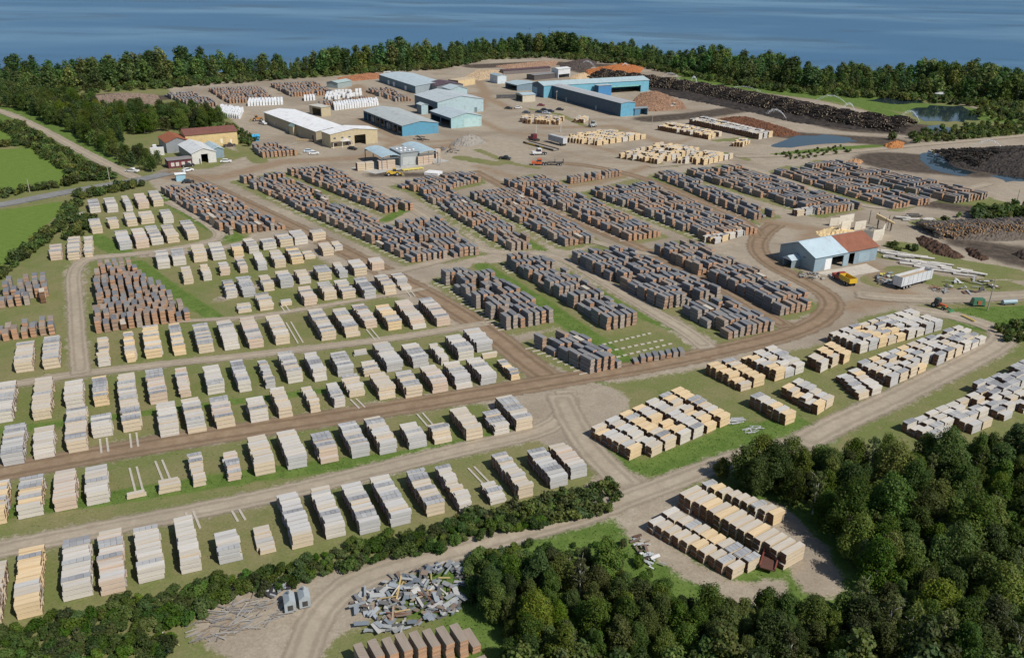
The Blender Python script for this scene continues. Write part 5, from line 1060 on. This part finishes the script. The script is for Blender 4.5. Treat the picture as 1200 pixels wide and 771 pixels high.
mound('slab_mound', 'small orange slab heap beside the right weathered strip', [(990, 191), (1000, 187), (1012, 190), (1004, 195)], 1.4, (.30, .15, .07), (.42, .25, .14), seed=18, rough=.5)
def logs(name, label, spine, half, h, length, rad, n, c0, c1, ce, hdg, seed, jit=14, cat='logs'):
    r = random.Random(seed); L = W(spine); seg = np.linalg.norm(np.diff(L, axis=0), axis=1); cum = np.concatenate([[0], np.cumsum(seg)]); m = MB()
    for _ in range(n):
        t = r.uniform(0, cum[-1]); k = min(len(seg) - 1, int(np.searchsorted(cum, t) - 1)) if t > 0 else 0; f = (t - cum[k]) / seg[k]
        p = L[k] * (1 - f) + L[k + 1] * f; d = (L[k + 1] - L[k]) / seg[k]; o = r.uniform(-1, 1)
        q = p + np.array([-d[1], d[0]]) * o * half; z = h * math.sqrt(max(0, 1 - o * o)) * (.62 + .38 * abs(math.sin(t * .21 + o * 1.6 + seed))) * r.uniform(.75, 1.0) + rad
        a = R(90 - hdg + r.gauss(0, jit)); u = Vector((math.cos(a), math.sin(a), r.gauss(0, .08))) * length * r.uniform(.35, .55); c = Vector((q[0], q[1], z))
        rr = rad * r.uniform(.7, 1.25); w = r.random(); cc = tuple(x * (1 - w) + y * w for x, y in zip(c0, c1)); g = r.uniform(.5, 1.1); m.tube(c - u, c + u, rr, rr * .9, 6, cc, tuple(x * g for x in ce))
    return tag(m.build(name, M_LOG), label, cat, None, 'stuff')
mound('log_deck_core', 'dark heart of the long log deck along the far wood', [(700, 88), (740, 92), (800, 96), (850, 102), (920, 114), (1000, 132), (1068, 148), (1060, 156), (1000, 152), (930, 144), (880, 132), (830, 122), (790, 114), (740, 100)], 3.2, (.018, .015, .014), (.05, .04, .034), 'logs', 19)
logs('log_deck', 'long wet dark log deck stretching along the far wood', [(705, 91), (760, 99), (830, 110), (900, 125), (980, 141), (1062, 152)], 15, 6.0, 5.0, .27, 5200, (.018, .015, .014), (.065, .050, .040), (.34, .27, .19), -35, 20, 22)
mound('log_pile_core', 'dark heart of the orange-ended log pile on the right', [(1088, 272), (1110, 262), (1150, 258), (1260, 256), (1260, 276), (1180, 283), (1120, 282)], 2.6, (.09, .075, .06), (.15, .12, .10), 'logs', 21)
logs('log_pile', 'log pile with orange cut ends at the right edge', [(1085, 273), (1130, 271), (1190, 269), (1270, 266)], 6.2, 3.0, 3.6, .20, 2300, (.13, .115, .10), (.24, .20, .17), (.48, .27, .11), -20, 22, 9)
logs('bark_logs', 'dark broken logs on the black bark mound at right', [(1115, 190), (1160, 187), (1220, 190), (1290, 194)], 14, 4.6, 3.5, .22, 1500, (.018, .015, .014), (.06, .05, .042), (.10, .08, .06), -30, 31, 40)
pond('pond', [(1064, 130), (1090, 124), (1125, 125), (1150, 134), (1148, 141), (1120, 143), (1085, 142)], 'small still pond near the right shore wood')
pond('pond', [(1018, 118), (1040, 114), (1075, 116), (1080, 121), (1045, 123)], 'dark narrow pond behind the log deck end')
pond('puddle', [(905, 170), (935, 160), (965, 158), (1005, 163), (1000, 167), (950, 170), (925, 174)], 'blue puddle on the muddy ground below the log deck', .035)
pond('puddle', [(1075, 182), (1090, 178), (1108, 184), (1120, 196), (1145, 203), (1130, 206), (1095, 200), (1080, 192)], 'blue puddle beside the black bark mound', .035)
pond('puddle', [(1160, 206), (1180, 204), (1215, 207), (1210, 213), (1180, 213)], 'small puddle below the black bark mound', .035)
pond('puddle', [(1085, 148), (1100, 147), (1122, 152), (1110, 156), (1090, 153)], 'pale puddle below the pond bank', .035)
t = NT('spray'); t.b.inputs['Base Color'].default_value = (.9, .92, .95, 1); t.b.inputs['Roughness'].default_value = .3; t.b.inputs['Alpha'].default_value = .6; M_SPRAY = t.m
for k, (x0, y0, x1, y1, hh, lab) in enumerate([(681, 78, 698, 80, 4, 'on the dark bank behind the mill'), (727, 84, 738, 82, 5, 'behind the orange bark mound'), (776, 93, 797, 94, 4, 'left of the log deck middle'), (817, 104, 808, 99, 6, 'with upright jet on the log deck'), (852, 108, 903, 116, 4.5, 'with long arc on the log deck'), (992, 126, 948, 124, 6, 'with broad arc above the deck end'), (1002, 136, 988, 126, 4, 'with short jet above the deck end'), (1077, 148, 1055, 137, 5, 'at the right end of the log deck'), (921, 143, 897, 134, 4, 'below the log deck'), (1172, 176, 1136, 176, 4, 'over the black bark mound')]):
    A, B = G(x0, y0), G(x1, y1); root = empty('sprinkler', A); tag(root, 'water sprinkler ' + lab, 'sprinkler', 'log yard sprinklers')
    m = MB(); m.tube((0, 0, 0), (0, 0, 1.6), .08, .06, 6, (.2, .2, .2)); m.build('stand', M_METAL, root)
    m = MB(); d = B - A; r = random.Random(k)
    for i in range(1100):
        s = r.random() ** .8; sp_ = .06 + .9 * s * s; p = Vector((d.x * s, d.y * s, 1.6 + 4 * hh * s * (1 - s) - 1.6 * s)) + Vector((r.gauss(0, sp_ * .6), r.gauss(0, sp_ * .6), r.gauss(0, sp_ * .5) - abs(r.gauss(0, s * .8)))); p.z = max(.05, p.z)
        e = .28 * (1 - .4 * s); a = Vector((r.gauss(0, 1), r.gauss(0, 1), r.gauss(0, 1))).normalized() * e; b3 = Vector((r.gauss(0, 1), r.gauss(0, 1), r.gauss(0, 1))).normalized() * e
        m.add([p, p + a, p + b3], [(0, 1, 2)], (1, 1, 1))
    m.build('water_jet', M_SPRAY, root)
# ---------------------------------------------------------------- vehicles
TY, GL = (.02, .02, .02), (.03, .04, .05)
def wheels(root, spots, r=.36, w=.24):
    for x, y in spots:
        m = MB(); m.tube((x, y - w / 2, r), (x, y + w / 2, r), r, r, 12, TY); o = m.build('wheel', M_PLAIN, root)
        m = MB(); m.tube((x, y - w / 2 - .02, r), (x, y + w / 2 + .02, r), r * .5, r * .5, 8, (.45, .45, .46)); m.build('rim', M_PAINT, o)
def pickup(px, py, h, c, label):
    root = empty('pickup_truck', G(px, py), rz_of(h)); tag(root, label, 'pickup')
    m = MB(); m.taper(-2.6, 2.7, -.95, .95, .42, 1.02, .08, .05, c); m.build('body', M_PAINT, root)
    m = MB(); m.taper(-.7, 1.35, -.86, .86, 1.025, 1.72, .35, .14, c, dx2=.6); cab = m.build('cab', M_PAINT, root)
    m = MB(); m.taper(-.62, 1.30, -.875, .875, 1.12, 1.58, .29, .10, GL, dx2=.48); m.build('windows', M_GLASS, cab)
    m = MB(); m.box(-2.5, -.75, -.75, .75, 1.03, 1.06, (.05, .05, .05)); m.build('load_bed', M_PLAIN, root)
    for y in (-.66, .66):
        m = MB(); m.box(2.6, 2.72, y - .18, y + .18, .72, .9, (.8, .8, .75)); m.build('headlight', M_GLASS, root)
    wheels(root, [(-1.75, -.85), (-1.75, .85), (1.8, -.85), (1.8, .85)], .4)
def car(px, py, h, c, label):
    root = empty('parked_car', G(px, py), rz_of(h)); tag(root, label, 'car')
    m = MB(); m.taper(-2.25, 2.25, -.88, .88, .34, .88, .10, .06, c); m.build('body', M_PAINT, root)
    m = MB(); m.taper(-1.7, 1.1, -.78, .78, .885, 1.45, .45, .16, c, dx2=.75); cab = m.build('cabin', M_PAINT, root)
    m = MB(); m.taper(-1.62, 1.04, -.79, .79, .95, 1.36, .37, .125, GL, dx2=.60); m.build('windows', M_GLASS, cab)
    wheels(root, [(-1.4, -.78), (-1.4, .78), (1.4, -.78), (1.4, .78)], .33)
pickup(592, 187, 115, (.012, .013, .018), 'black pickup parked alone below the pale blue shed')
pickup(220, 195.5, 60, (.02, .022, .025), 'black pickup in front of the white-roofed shop')
pickup(181, 174, 150, (.62, .62, .60), 'white pickup parked behind the left wood')
pickup(155, 202, 100, (.66, .66, .64), 'white pickup driving on the country road')
pickup(308, 146, 130, (.60, .61, .62), 'silver pickup beside the back corner of the long shed')
pickup(269, 172, 60, (.045, .03, .03), 'dark pickup parked in front of the yellow barn')
car(220, 201, 40, (.70, .71, .71), 'white car on the drive in front of the red office')
car(265, 190.5, 80, (.72, .72, .70), 'white car right of the white shop')
car(362, 178.5, 75, (.55, .62, .70), 'pale blue car on the forecourt of the long shed, rear')
car(368, 181, 75, (.74, .74, .73), 'white car on the forecourt of the long shed, front')
car(413, 175.5, 120, (.015, .015, .018), 'black car beside the dark garage door of the office block')
car(220.5, 214.5, 70, (.02, .02, .022), 'dark car beside the blue camper')
car(596, 128, 100, (.02, .02, .022), 'dark car alone in mill yard left of red car')
car(607, 127.5, 60, (.60, .60, .58), 'pale car beside the small chip shed')
car(617, 133, 100, (.08, .09, .10), 'grey car left of the parked car cluster')
car(634, 124.5, 95, (.20, .025, .03), 'red car at the top of the mill parking')
car(632, 132.5, 110, (.03, .03, .05), 'dark blue car leftmost in the parked cluster')
car(638, 130, 110, (.025, .025, .028), 'black car at the back of the parked cluster')
car(640, 133.5, 110, (.50, .52, .58), 'silver car in front of the parked cluster')
car(645, 131.5, 110, (.03, .03, .05), 'black car rightmost in the parked cluster')
car(656, 129.5, 110, (.03, .025, .025), 'dark car alone right of the parked cluster')
car(1040, 238, 60, (.03, .03, .03), 'dark car at the end of the white row')
def tractor_cab(root, x, c, h=3.0):
    m = MB(); m.box(x, x + 2.2, -1.2, 1.2, .7, 1.6, c); m.build('hood', M_PAINT, root)
    m = MB(); m.taper(x - 2.0, x, -1.2, 1.2, .7, h, .05, .1, c, dx2=.25); cab = m.build('cab', M_PAINT, root)
    m = MB(); m.taper(x - 1.7, x + .03, -1.215, 1.215, 1.75, h - .3, .08, .06, GL, dx2=.16); m.build('windows', M_GLASS, cab)
    wheels(root, [(x + 1.4, -1.05), (x + 1.4, 1.05), (x - 2.6, -1.05), (x - 2.6, 1.05), (x - 3.7, -1.05), (x - 3.7, 1.05)], .52, .3)
    m = MB(); m.box(x - 4.6, x - 2.05, -.5, .5, .6, .9, (.05, .05, .05)); m.build('chassis', M_PLAIN, root)
A = G(640, 168); hdg = heading(G(663, 170), G(628, 160)); root = empty('road_tractor', G(627, 165), rz_of(hdg)); tag(root, 'dark red road tractor pulling the grey box trailer', 'truck'); tractor_cab(root, 2.0, (.13, .02, .03), 3.1)
root = empty('box_trailer', G(662, 171.5), rz_of(hdg)); tag(root, 'grey box trailer behind the dark red road tractor', 'trailer')
m = MB(); m.box(0, 11.5, -1.25, 1.25, 1.1, 3.7, (.36, .38, .40)); m.build('box', M_METAL, root)
m = MB(); m.box(.05, 11.4, -1.2, 1.2, 3.705, 3.76, (.45, .46, .47)); m.build('roof', M_METAL, root)
for y in (-.63, .63):
    m = MB(); m.box(-.06, -.005, y - .58, y + .58, 1.2, 3.6, (.52, .53, .54)); m.build('rear_door', M_METAL, root)
m = MB(); m.box(.4, 10.5, -.4, .4, .75, 1.095, (.06, .06, .06)); m.build('chassis', M_PLAIN, root)
wheels(root, [(1.2, -1.0), (1.2, 1.0), (2.5, -1.0), (2.5, 1.0)], .5, .3)
root = empty('white_service_truck', G(631, 181.5), rz_of(255)); tag(root, 'white tractor unit with purple stripe beside the yellow scale', 'truck'); tractor_cab(root, .8, (.68, .68, .68), 2.9)
m = MB(); m.box(-1.5, .85, -1.22, 1.22, 1.62, 1.74, (.22, .05, .2)); m.build('stripe', M_PAINT, root)
root = empty('log_loader_truck', G(631, 193.5), rz_of(268)); tag(root, 'orange cabbed truck with long dark frame below the service truck', 'truck'); tractor_cab(root, .6, (.55, .11, .03), 2.7)
m = MB(); m.box(-10.5, -4.0, -.9, .9, 1.0, 1.3, (.08, .08, .08)); m.box(-10.5, -10.3, -1.0, 1.0, 1.3, 2.6, (.10, .10, .10)); m.box(-7.0, -6.8, -1.0, 1.0, 1.3, 2.4, (.10, .10, .10)); m.build('bunk_frame', M_METAL, root)
wheels(root, [(-8.2, -.95), (-8.2, .95), (-9.3, -.95), (-9.3, .95)], .5, .3)
m = MB(); m.box(0, 22, 0, .25, 0, .9, (.10, .08, .06)); m.box(0, 22, 3.2, 3.45, 0, .9, (.10, .08, .06)); m.box(0, 22, .25, 3.2, .35, .5, (.30, .28, .25)); m.box(2.5, 9, -.04, -.005, .3, .85, (.60, .43, .05)); m.box(12, 15, -.04, -.005, .3, .85, (.60, .43, .05))
tag(m.build('weighbridge', M_CONC, None, G(613, 168), rz_of(heading(G(613, 168), G(672, 184)))), 'long weighbridge deck with yellow marked side', 'weighbridge')
root = empty('forklift', G(694, 149), rz_of(250)); tag(root, 'pale grey heavy forklift in the mill yard', 'forklift')
m = MB(); m.taper(-2.2, 1.6, -1.1, 1.1, .6, 1.7, .1, .05, (.44, .47, .46)); m.build('body', M_PAINT, root)
m = MB(); m.taper(-1.2, .5, -.8, .8, 1.705, 3.2, .2, .1, (.35, .38, .38)); c_ = m.build('cab', M_PAINT, root)
m = MB(); m.taper(-1.05, .52, -.815, .815, 1.9, 2.9, .14, .07, GL); m.build('windows', M_GLASS, c_)
for y in (-.6, .6):
    m = MB(); m.box(1.65, 1.9, y - .1, y + .1, .2, 4.2, (.12, .12, .12)); m.build('mast', M_METAL, root)
    m = MB(); m.box(1.9, 3.6, y - .12, y + .12, .25, .35, (.15, .15, .15)); m.build('fork', M_METAL, root)
wheels(root, [(-1.4, -1.0), (-1.4, 1.0), (1.0, -1.0), (1.0, 1.0)], .62, .45)
def loader(px, py, h, c, label):
    root = empty('wheel_loader', G(px, py), rz_of(h)); tag(root, label, 'loader')
    m = MB(); m.taper(-3.0, -.4, -.9, .9, .8, 2.0, .15, .1, c); m.build('engine_cover', M_PAINT, root)
    m = MB(); m.taper(-.6, .9, -.8, .8, 1.0, 3.1, .1, .1, c); q = m.build('cab', M_PAINT, root)
    m = MB(); m.taper(-.5, .85, -.82, .82, 1.9, 2.8, .06, .06, GL); m.build('windows', M_GLASS, q)
    for y in (-.5, .5):
        m = MB(); m.bar((.6, y, 1.5), (3.0, y, .7), .12, .18, c); m.build('lift_arm', M_PAINT, root)
    m = MB(); m.add([(2.9, -1.3, .15), (4.0, -1.3, .1), (2.9, -1.3, 1.2), (2.9, 1.3, .15), (4.0, 1.3, .1), (2.9, 1.3, 1.2)], [(0, 1, 2), (5, 4, 3), (0, 3, 4, 1), (0, 2, 5, 3)], (.3, .25, .12)); m.build('bucket', M_PAINT, root)
    wheels(root, [(-2.2, -1.0), (-2.2, 1.0), (1.2, -1.0), (1.2, 1.0)], .75, .5)
loader(462, 206, 80, (.60, .40, .05), 'yellow wheel loader in front of the drying canopies')
loader(301, 142, 250, (.42, .20, .06), 'orange brown loader beside the back of the long shed')
loader(789, 127, 60, (.55, .50, .42), 'pale loader working on the reddish bark mound')
# yellow dump truck and silver trailer
root = empty('dump_truck', G(989, 331), rz_of(heading(G(997, 335), G(977, 324)))); tag(root, 'yellow dump truck with red cab by the workshop apron', 'truck')
m = MB(); m.box(2.0, 4.2, -1.1, 1.1, .7, 1.5, (.35, .05, .03)); m.build('hood', M_PAINT, root)
m = MB(); m.taper(.9, 2.3, -1.1, 1.1, .75, 2.5, .05, .1, (.33, .04, .03), dx2=.3); q = m.build('cab', M_PAINT, root)
m = MB(); m.taper(1.0, 2.33, -1.12, 1.12, 1.6, 2.3, .06, .06, GL, dx2=.17); m.build('windows', M_GLASS, q)
m = MB()
for a in ((-3.6, .8, -1.2, -1.08), (-3.6, .8, 1.08, 1.2), (-3.72, -3.6, -1.2, 1.2), (.8, .92, -1.2, 1.2)): m.box(*a, 1.05, 2.35, (.66, .42, .03))
m.box(-3.6, .8, -1.08, 1.08, 1.05, 1.2, (.5, .33, .05)); m.build('tipping_body', M_PAINT, root)
m = MB(); m.box(-3.5, 3.5, -.45, .45, .65, 1.0, (.05, .05, .05)); m.build('chassis', M_PLAIN, root)
wheels(root, [(3.2, -1.0), (3.2, 1.0), (-1.6, -1.0), (-1.6, 1.0), (-2.8, -1.0), (-2.8, 1.0)], .5, .35)
pA, pB = G(1050, 339), G(1086, 329); root = empty('chip_trailer', pA, rz_of(heading(pA, pB))); tag(root, 'long silver open-top chip trailer parked beside the lane', 'trailer'); Lt = (pB - pA).length
m = MB()
for a in ((0, Lt, -1.3, -1.22), (0, Lt, 1.22, 1.3), (0, .08, -1.22, 1.22), (Lt - .08, Lt, -1.22, 1.22)): m.box(*a, 1.05, 3.7, (.58, .60, .63))
m.box(.08, Lt - .08, -1.22, 1.22, 1.05, 1.2, (.3, .25, .2)); m.build('body', M_METAL, root)
m = MB(); m.box(.1, Lt - .1, -1.2, 1.2, 2.6, 2.9, (.35, .27, .18)); m.build('wood_chip_load', M_SOIL, root)
for y in (-.61, .61):
    m = MB(); m.box(-.05, -.004, y - .57, y + .57, 1.1, 3.6, (.66, .68, .70)); m.build('rear_door', M_METAL, root)
for k in range(7):
    m = MB(); x = .8 + k * (Lt - 1.6) / 6; m.box(x - .04, x + .04, -1.36, -1.3, 1.1, 3.65, (.50, .52, .55)); m.build('side_rib', M_METAL, root)
m = MB(); m.box(Lt - 3.2, Lt - 2.9, -.9, .9, 0, 1.05, (.1, .1, .1)); m.build('landing_leg', M_METAL, root)
wheels(root, [(x, y) for x in (1.6, 2.9, 4.2) for y in (-1.05, 1.05)], .5, .3)
# tractor, compressor, steel beam on rough grass
root = empty('farm_tractor', G(1100, 361), rz_of(150)); tag(root, 'small orange and green tractor with loader arm on the verge', 'tractor')
m = MB(); m.taper(0, 1.9, -.4, .4, .7, 1.4, .05, .05, (.50, .10, .03)); m.build('hood', M_PAINT, root)
m = MB(); m.taper(-1.3, 0, -.7, .7, .8, 2.5, .1, .1, (.05, .09, .07)); q = m.build('cab', M_PAINT, root)
m = MB(); m.taper(-1.2, .02, -.72, .72, 1.4, 2.3, .07, .07, GL); m.build('windows', M_GLASS, q)
m = MB(); m.bar((1.2, -.5, 1.0), (3.4, -.5, .5), .1, .12, (.05, .22, .10)); m.bar((1.2, .5, 1.0), (3.4, .5, .5), .1, .12, (.05, .22, .10)); m.box(3.3, 3.6, -.9, .9, .1, .7, (.05, .22, .10)); m.build('loader_arm', M_PAINT, root)
wheels(root, [(-.9, -.85), (-.9, .85)], .75, .4); wheels(root, [(1.5, -.6), (1.5, .6)], .45, .3)
root = empty('green_compressor', G(1145, 358), rz_of(90)); tag(root, 'green and rust coloured machine standing on the verge', 'machine')
m = MB(); m.taper(-1.6, 1.6, -1, 1, .4, 2.0, .25, .3, (.05, .16, .09)); m.build('housing', M_PAINT, root)
m = MB(); m.box(-.5, .5, -1.03, -.9, .6, 1.6, (.4, .13, .06)); m.build('grille', M_PLAIN, root)
m = MB()
for x in (-1.3, 1.3): m.box(x - .2, x + .2, -.9, .9, 0, .42, (.06, .06, .06))
m.build('skid', M_PLAIN, root)
pA, pB = G(1127, 371), G(1142, 378); m = MB(); d = pB - pA
for z, t in ((.02, .25), (.25, .06), (.45, .25)): m.box(0, d.length, -t, t, z, z + (.08 if t > .1 else .2), (.58, .42, .08))
tag(m.build('steel_beam', M_PAINT, None, pA, math.atan2(d.y, d.x)), 'yellow steel beam lying on the rough grass', 'beam')
root = empty('steel_tank', G(1182, 357), rz_of(80)); tag(root, 'long pale blue tank lying on the verge at right', 'tank')
m = MB(); m.tube((-2, 0, .8), (2, 0, .8), .6, .6, 12, (.28, .38, .44)); m.build('barrel', M_PAINT, root)
m = MB()
for x in (-1.3, 1.3): m.box(x - .15, x + .15, -.5, .5, 0, .4, (.1, .1, .1))
m.build('cradle', M_PLAIN, root)
# ---------------------------------------------------------------- poles, weeds of steel
def pole(px, py, h, label, arm=True, c=(.36, .32, .27)):
    root = empty('utility_pole', G(px, py)); tag(root, label, 'pole')
    m = MB(); m.tube((0, 0, -.2), (0, 0, h), .16, .11, 8, c); m.build('post', M_WOOD, root)
    if arm:
        m = MB(); m.box(-1.1, 1.1, -.07, .07, h - .9, h - .75, c, rz=.9); a = m.build('cross_arm', M_WOOD, root)
        for x in (-.95, .95):
            m = MB(); m.tube((x * .62, x * .78, h - .75), (x * .62, x * .78, h - .55), .05, .04, 6, (.5, .5, .5)); m.build('insulator', M_PLAIN, a)
pole(1157, 364, 8.6, 'leaning grey utility pole on the verge right of the silver trailer', False)
pole(1190, 243, 6.5, 'thin grey pole among shrubs behind the log pile', False)
pole(346.5, 183.5, 6.5, 'utility pole in front of the long cream shed')
pole(652, 121, 7.5, 'utility pole in front of the sawmill hall')
pole(674, 122, 5.5, 'short pole in front of the shaded sawmill wing')
pole(764, 147, 5.5, 'thin pole right of the sawmill lean-to', False)
pole(129, 215, 6, 'utility pole beside the paved road', False)
pole(35, 226, 5, 'pale post in the hedge by the paved road', False)
pole(516, 194, 5.5, 'utility pole right of the drying canopies')
pole(628, 158, 4.5, 'white lamp pole in the mill yard, left', False, (.6, .6, .58))
pole(657, 155, 4.5, 'white lamp pole in the mill yard, right', False, (.6, .6, .58))
# ---------------------------------------------------------------- scrap
def scrap(name, label, spots, size, cols, seed, part='metal_sheet', zmax=.5, mat=None, thick=.05, hdg=None, spread=40):
    r = random.Random(seed); c0 = G(*spots[0]); root = empty(name, c0); tag(root, label, 'scrap')
    Q = W(spots); lo, hi = Q.min(0), Q.max(0); n = 0; tries = 0
    while n < size[3] and tries < 4000:
        tries += 1; p = np.array([r.uniform(lo[0], hi[0]), r.uniform(lo[1], hi[1])])
        if not in_poly(p[None], Q)[0]: continue
        L, w = r.uniform(*size[0]), r.uniform(*size[1]); m = MB(); m.box(-L / 2, L / 2, -w / 2, w / 2, -thick / 2, thick / 2, r.choice(cols)); o = m.build(part, mat or M_METAL, root)
        a = r.uniform(0, 360) if hdg is None else hdg + r.gauss(0, spread); z = r.uniform(.12, zmax); tx = r.gauss(0, size[2]); ty = r.gauss(0, size[2])
        z = max(z, abs(math.sin(tx)) * w / 2 + abs(math.sin(ty)) * L / 2 + thick); o.location = (p[0] - c0.x, p[1] - c0.y, z); o.rotation_euler = (tx, ty, R(90 - a)); n += 1
    return root
SHEET = [(.27, .29, .30), (.34, .35, .35), (.17, .20, .23), (.46, .45, .43), (.22, .23, .24), (.30, .33, .36), (.13, .13, .13), (.24, .18, .14)]
scrap('scrap_heap', 'large heap of bent grey metal sheets above the bottom brown stacks', [(420, 700), (450, 682), (480, 672), (520, 662), (542, 668), (545, 700), (535, 720), (500, 728), (460, 745), (425, 740), (414, 720)], ((.5, 2.4), (.25, .85), .22, 240), SHEET, 3, zmax=.9)
scrap('timber_litter', 'splintered boards and beams tangled in the metal heap', [(430, 715), (470, 690), (520, 672), (535, 700), (480, 720), (440, 735)], ((1.5, 4.0), (.1, .25), .2, 34), [(.33, .27, .20), (.55, .52, .47), (.20, .10, .07), (.45, .33, .16)], 4, 'board', .9, M_WOOD, .12)
scrap('board_litter', 'spread of loose grey boards on the ground at lower left', [(222, 742), (236, 718), (268, 706), (300, 700), (330, 706), (335, 722), (300, 738), (262, 745), (235, 752)], ((1.0, 3.4), (.08, .2), .05, 110), [(.27, .26, .25), (.33, .31, .28), (.20, .19, .18), (.24, .19, .14)], 5, 'board', .3, M_WOOD, .06, 55, 24)
scrap('straw_heap', 'small heap of straw and white plastic below the hedge', [(178, 758), (186, 748), (198, 746), (206, 755), (196, 764), (182, 764)], ((.6, 1.6), (.1, .5), .3, 30), [(.38, .32, .18), (.7, .7, .7), (.46, .38, .22), (.10, .2, .4)], 6, 'scrap_piece', .7, M_PLAIN, .06)
scrap('scrap_row', 'dark scrap bits left of the two metal housings', [(302, 694), (318, 684), (334, 682), (336, 692), (318, 700)], ((.6, 1.8), (.2, .6), .2, 22), [(.05, .05, .06), (.3, .32, .34), (.12, .11, .1), (.5, .5, .5)], 7, 'scrap_piece', .6, M_METAL, .15)
scrap('scrap_row', 'rusty and pale scrap on the grass right of the silver trailer', [(1088, 340), (1105, 332), (1135, 328), (1170, 330), (1172, 340), (1140, 344), (1100, 345)], ((.8, 3.0), (.2, .8), .15, 48), [(.10, .09, .09), (.32, .33, .34), (.6, .6, .58), (.24, .13, .08)], 8, 'scrap_piece', .6, M_METAL, .12)
scrap('scrap_row', 'mixed scrap and drums on the grass left of the silver trailer', [(1022, 328), (1040, 318), (1056, 322), (1052, 332), (1032, 336)], ((.6, 2.0), (.3, .9), .2, 34), [(.5, .52, .53), (.25, .27, .28), (.62, .55, .12), (.12, .12, .12)], 9, 'scrap_piece', .7, M_METAL, .2)
scrap('slab_litter', 'long pale concrete slabs laid out behind the silver trailer', [(1028, 292), (1052, 296), (1090, 302), (1135, 318), (1150, 322), (1130, 326), (1080, 314), (1040, 306)], ((3.0, 7.0), (.7, 1.3), .02, 46), [(.55, .52, .47), (.46, .44, .41), (.30, .28, .27), (.60, .57, .52)], 10, 'slab', .5, M_CONC, .25, 120, 8)
scrap('slab_litter', 'short pale slabs beside the lane above the log pile', [(1052, 252), (1075, 250), (1098, 254), (1095, 260), (1058, 259)], ((2.0, 5.0), (.6, 1.2), .03, 14), [(.55, .52, .47), (.48, .46, .42), (.12, .11, .1)], 11, 'slab', .5, M_CONC, .3, 95, 10)
scrap('scrap_row', 'junk along the front wall of the blue workshop', [(932, 322), (945, 318), (965, 324), (975, 322), (970, 328), (940, 328)], ((.6, 1.6), (.2, .6), .2, 30), [(.10, .10, .10), (.3, .33, .35), (.5, .48, .42)], 12, 'scrap_piece', .6, M_METAL, .15)
scrap('scrap_row', 'machine parts on the grass left of the gravel heap', [(512, 174), (528, 172), (540, 178), (532, 182), (515, 179)], ((.8, 2.6), (.2, .6), .15, 30), [(.12, .12, .12), (.3, .3, .3), (.22, .17, .12)], 13, 'scrap_piece', .8, M_METAL, .2)
scrap('fork_frame', 'dark steel fork frame lying in front of the open blue shed', [(484, 164), (490, 160), (500, 161), (502, 164), (492, 166)], ((2.5, 5.0), (.2, .35), .04, 10), [(.04, .035, .035)], 14, 'steel_bar', .5, M_METAL, .25, 140, 12)
scrap('board_litter', 'grey boards dumped beside the small right pale block', [(852, 494), (864, 490), (868, 494), (858, 500)], ((1.5, 3.0), (.15, .3), .03, 14), [(.36, .37, .38), (.45, .45, .44)], 15, 'board', .3, M_WOOD, .08, 75, 10)
scrap('board_litter', 'flattened grey boards on the grass below the right pale blocks', [(870, 504), (885, 499), (893, 503), (880, 509)], ((1.0, 2.4), (.15, .3), .02, 14), [(.40, .41, .40), (.30, .31, .30)], 16, 'board', .15, M_WOOD, .06, 60, 40)
scrap('weed_scrap', 'rusty twisted scrap on the weedy slope left of the cream block', [(740, 632), (752, 628), (770, 652), (782, 672), (768, 676), (752, 660)], ((.6, 1.8), (.1, .5), .3, 30), [(.12, .07, .05), (.4, .42, .43), (.2, .15, .12), (.6, .6, .6)], 17, 'scrap_piece', .6, M_METAL, .1)
for x, y, lab in ((340, 712, 'left grey metal housing with peaked top on the dirt'), (357, 707, 'right grey metal housing with dark hatch on the dirt')):
    root = empty('metal_housing', G(x, y), rz_of(70)); tag(root, lab, 'machine'); c = (.36, .40, .42)
    m = MB(); m.box(-.75, .75, -1.1, 1.1, .25, 1.6, c); m.add([(-.75, -1.1, 1.6), (.75, -1.1, 1.6), (0, -1.1, 2.2), (-.75, 1.1, 1.6), (.75, 1.1, 1.6), (0, 1.1, 2.2)], [(0, 1, 2), (5, 4, 3), (0, 2, 5, 3), (2, 1, 4, 5)], c); m.build('housing', M_METAL, root)
    m = MB(); m.box(-.35, .35, -1.14, -1.105, .5, 1.3, (.05, .05, .05)); m.build('hatch', M_METAL, root)
    m = MB(); m.box(-.7, -.5, -1, 1, 0, .25, (.2, .2, .2)); m.box(.5, .7, -1, 1, 0, .25, (.2, .2, .2)); m.build('skid', M_METAL, root)
    m = MB(); m.tube((0, .3, 2.0), (0, .3, 2.6), .12, .12, 8, (.2, .2, .2)); m.build('stub_pipe', M_METAL, root)
for k, (x, y) in enumerate(((404, 663), (398, 668))):
    a = G(x, y); runner(a, a + hd(60) * 3.2, .2, 'pale loose beam, %s of two, on the verge above the bottom track' % ordw(k + 1), (.5, .48, .44))
root = empty('rusty_trailer', G(898, 672), rz_of(25)); tag(root, 'rusty red flat trailer frame in front of the cream block', 'trailer')
m = MB(); m.box(0, 4.5, -1, 1, .7, .85, (.12, .06, .045)); m.build('deck', M_METAL, root)
m = MB(); m.bar((.2, -1.05, .9), (4.4, -1.05, 1.4), .1, .15, (.20, .055, .04)); m.bar((.2, 1.05, .9), (4.4, 1.05, 1.4), .1, .15, (.20, .055, .04)); m.build('side_rail', M_METAL, root)
wheels(root, [(1.2, -.9), (1.2, .9), (2.2, -.9), (2.2, .9)], .38)
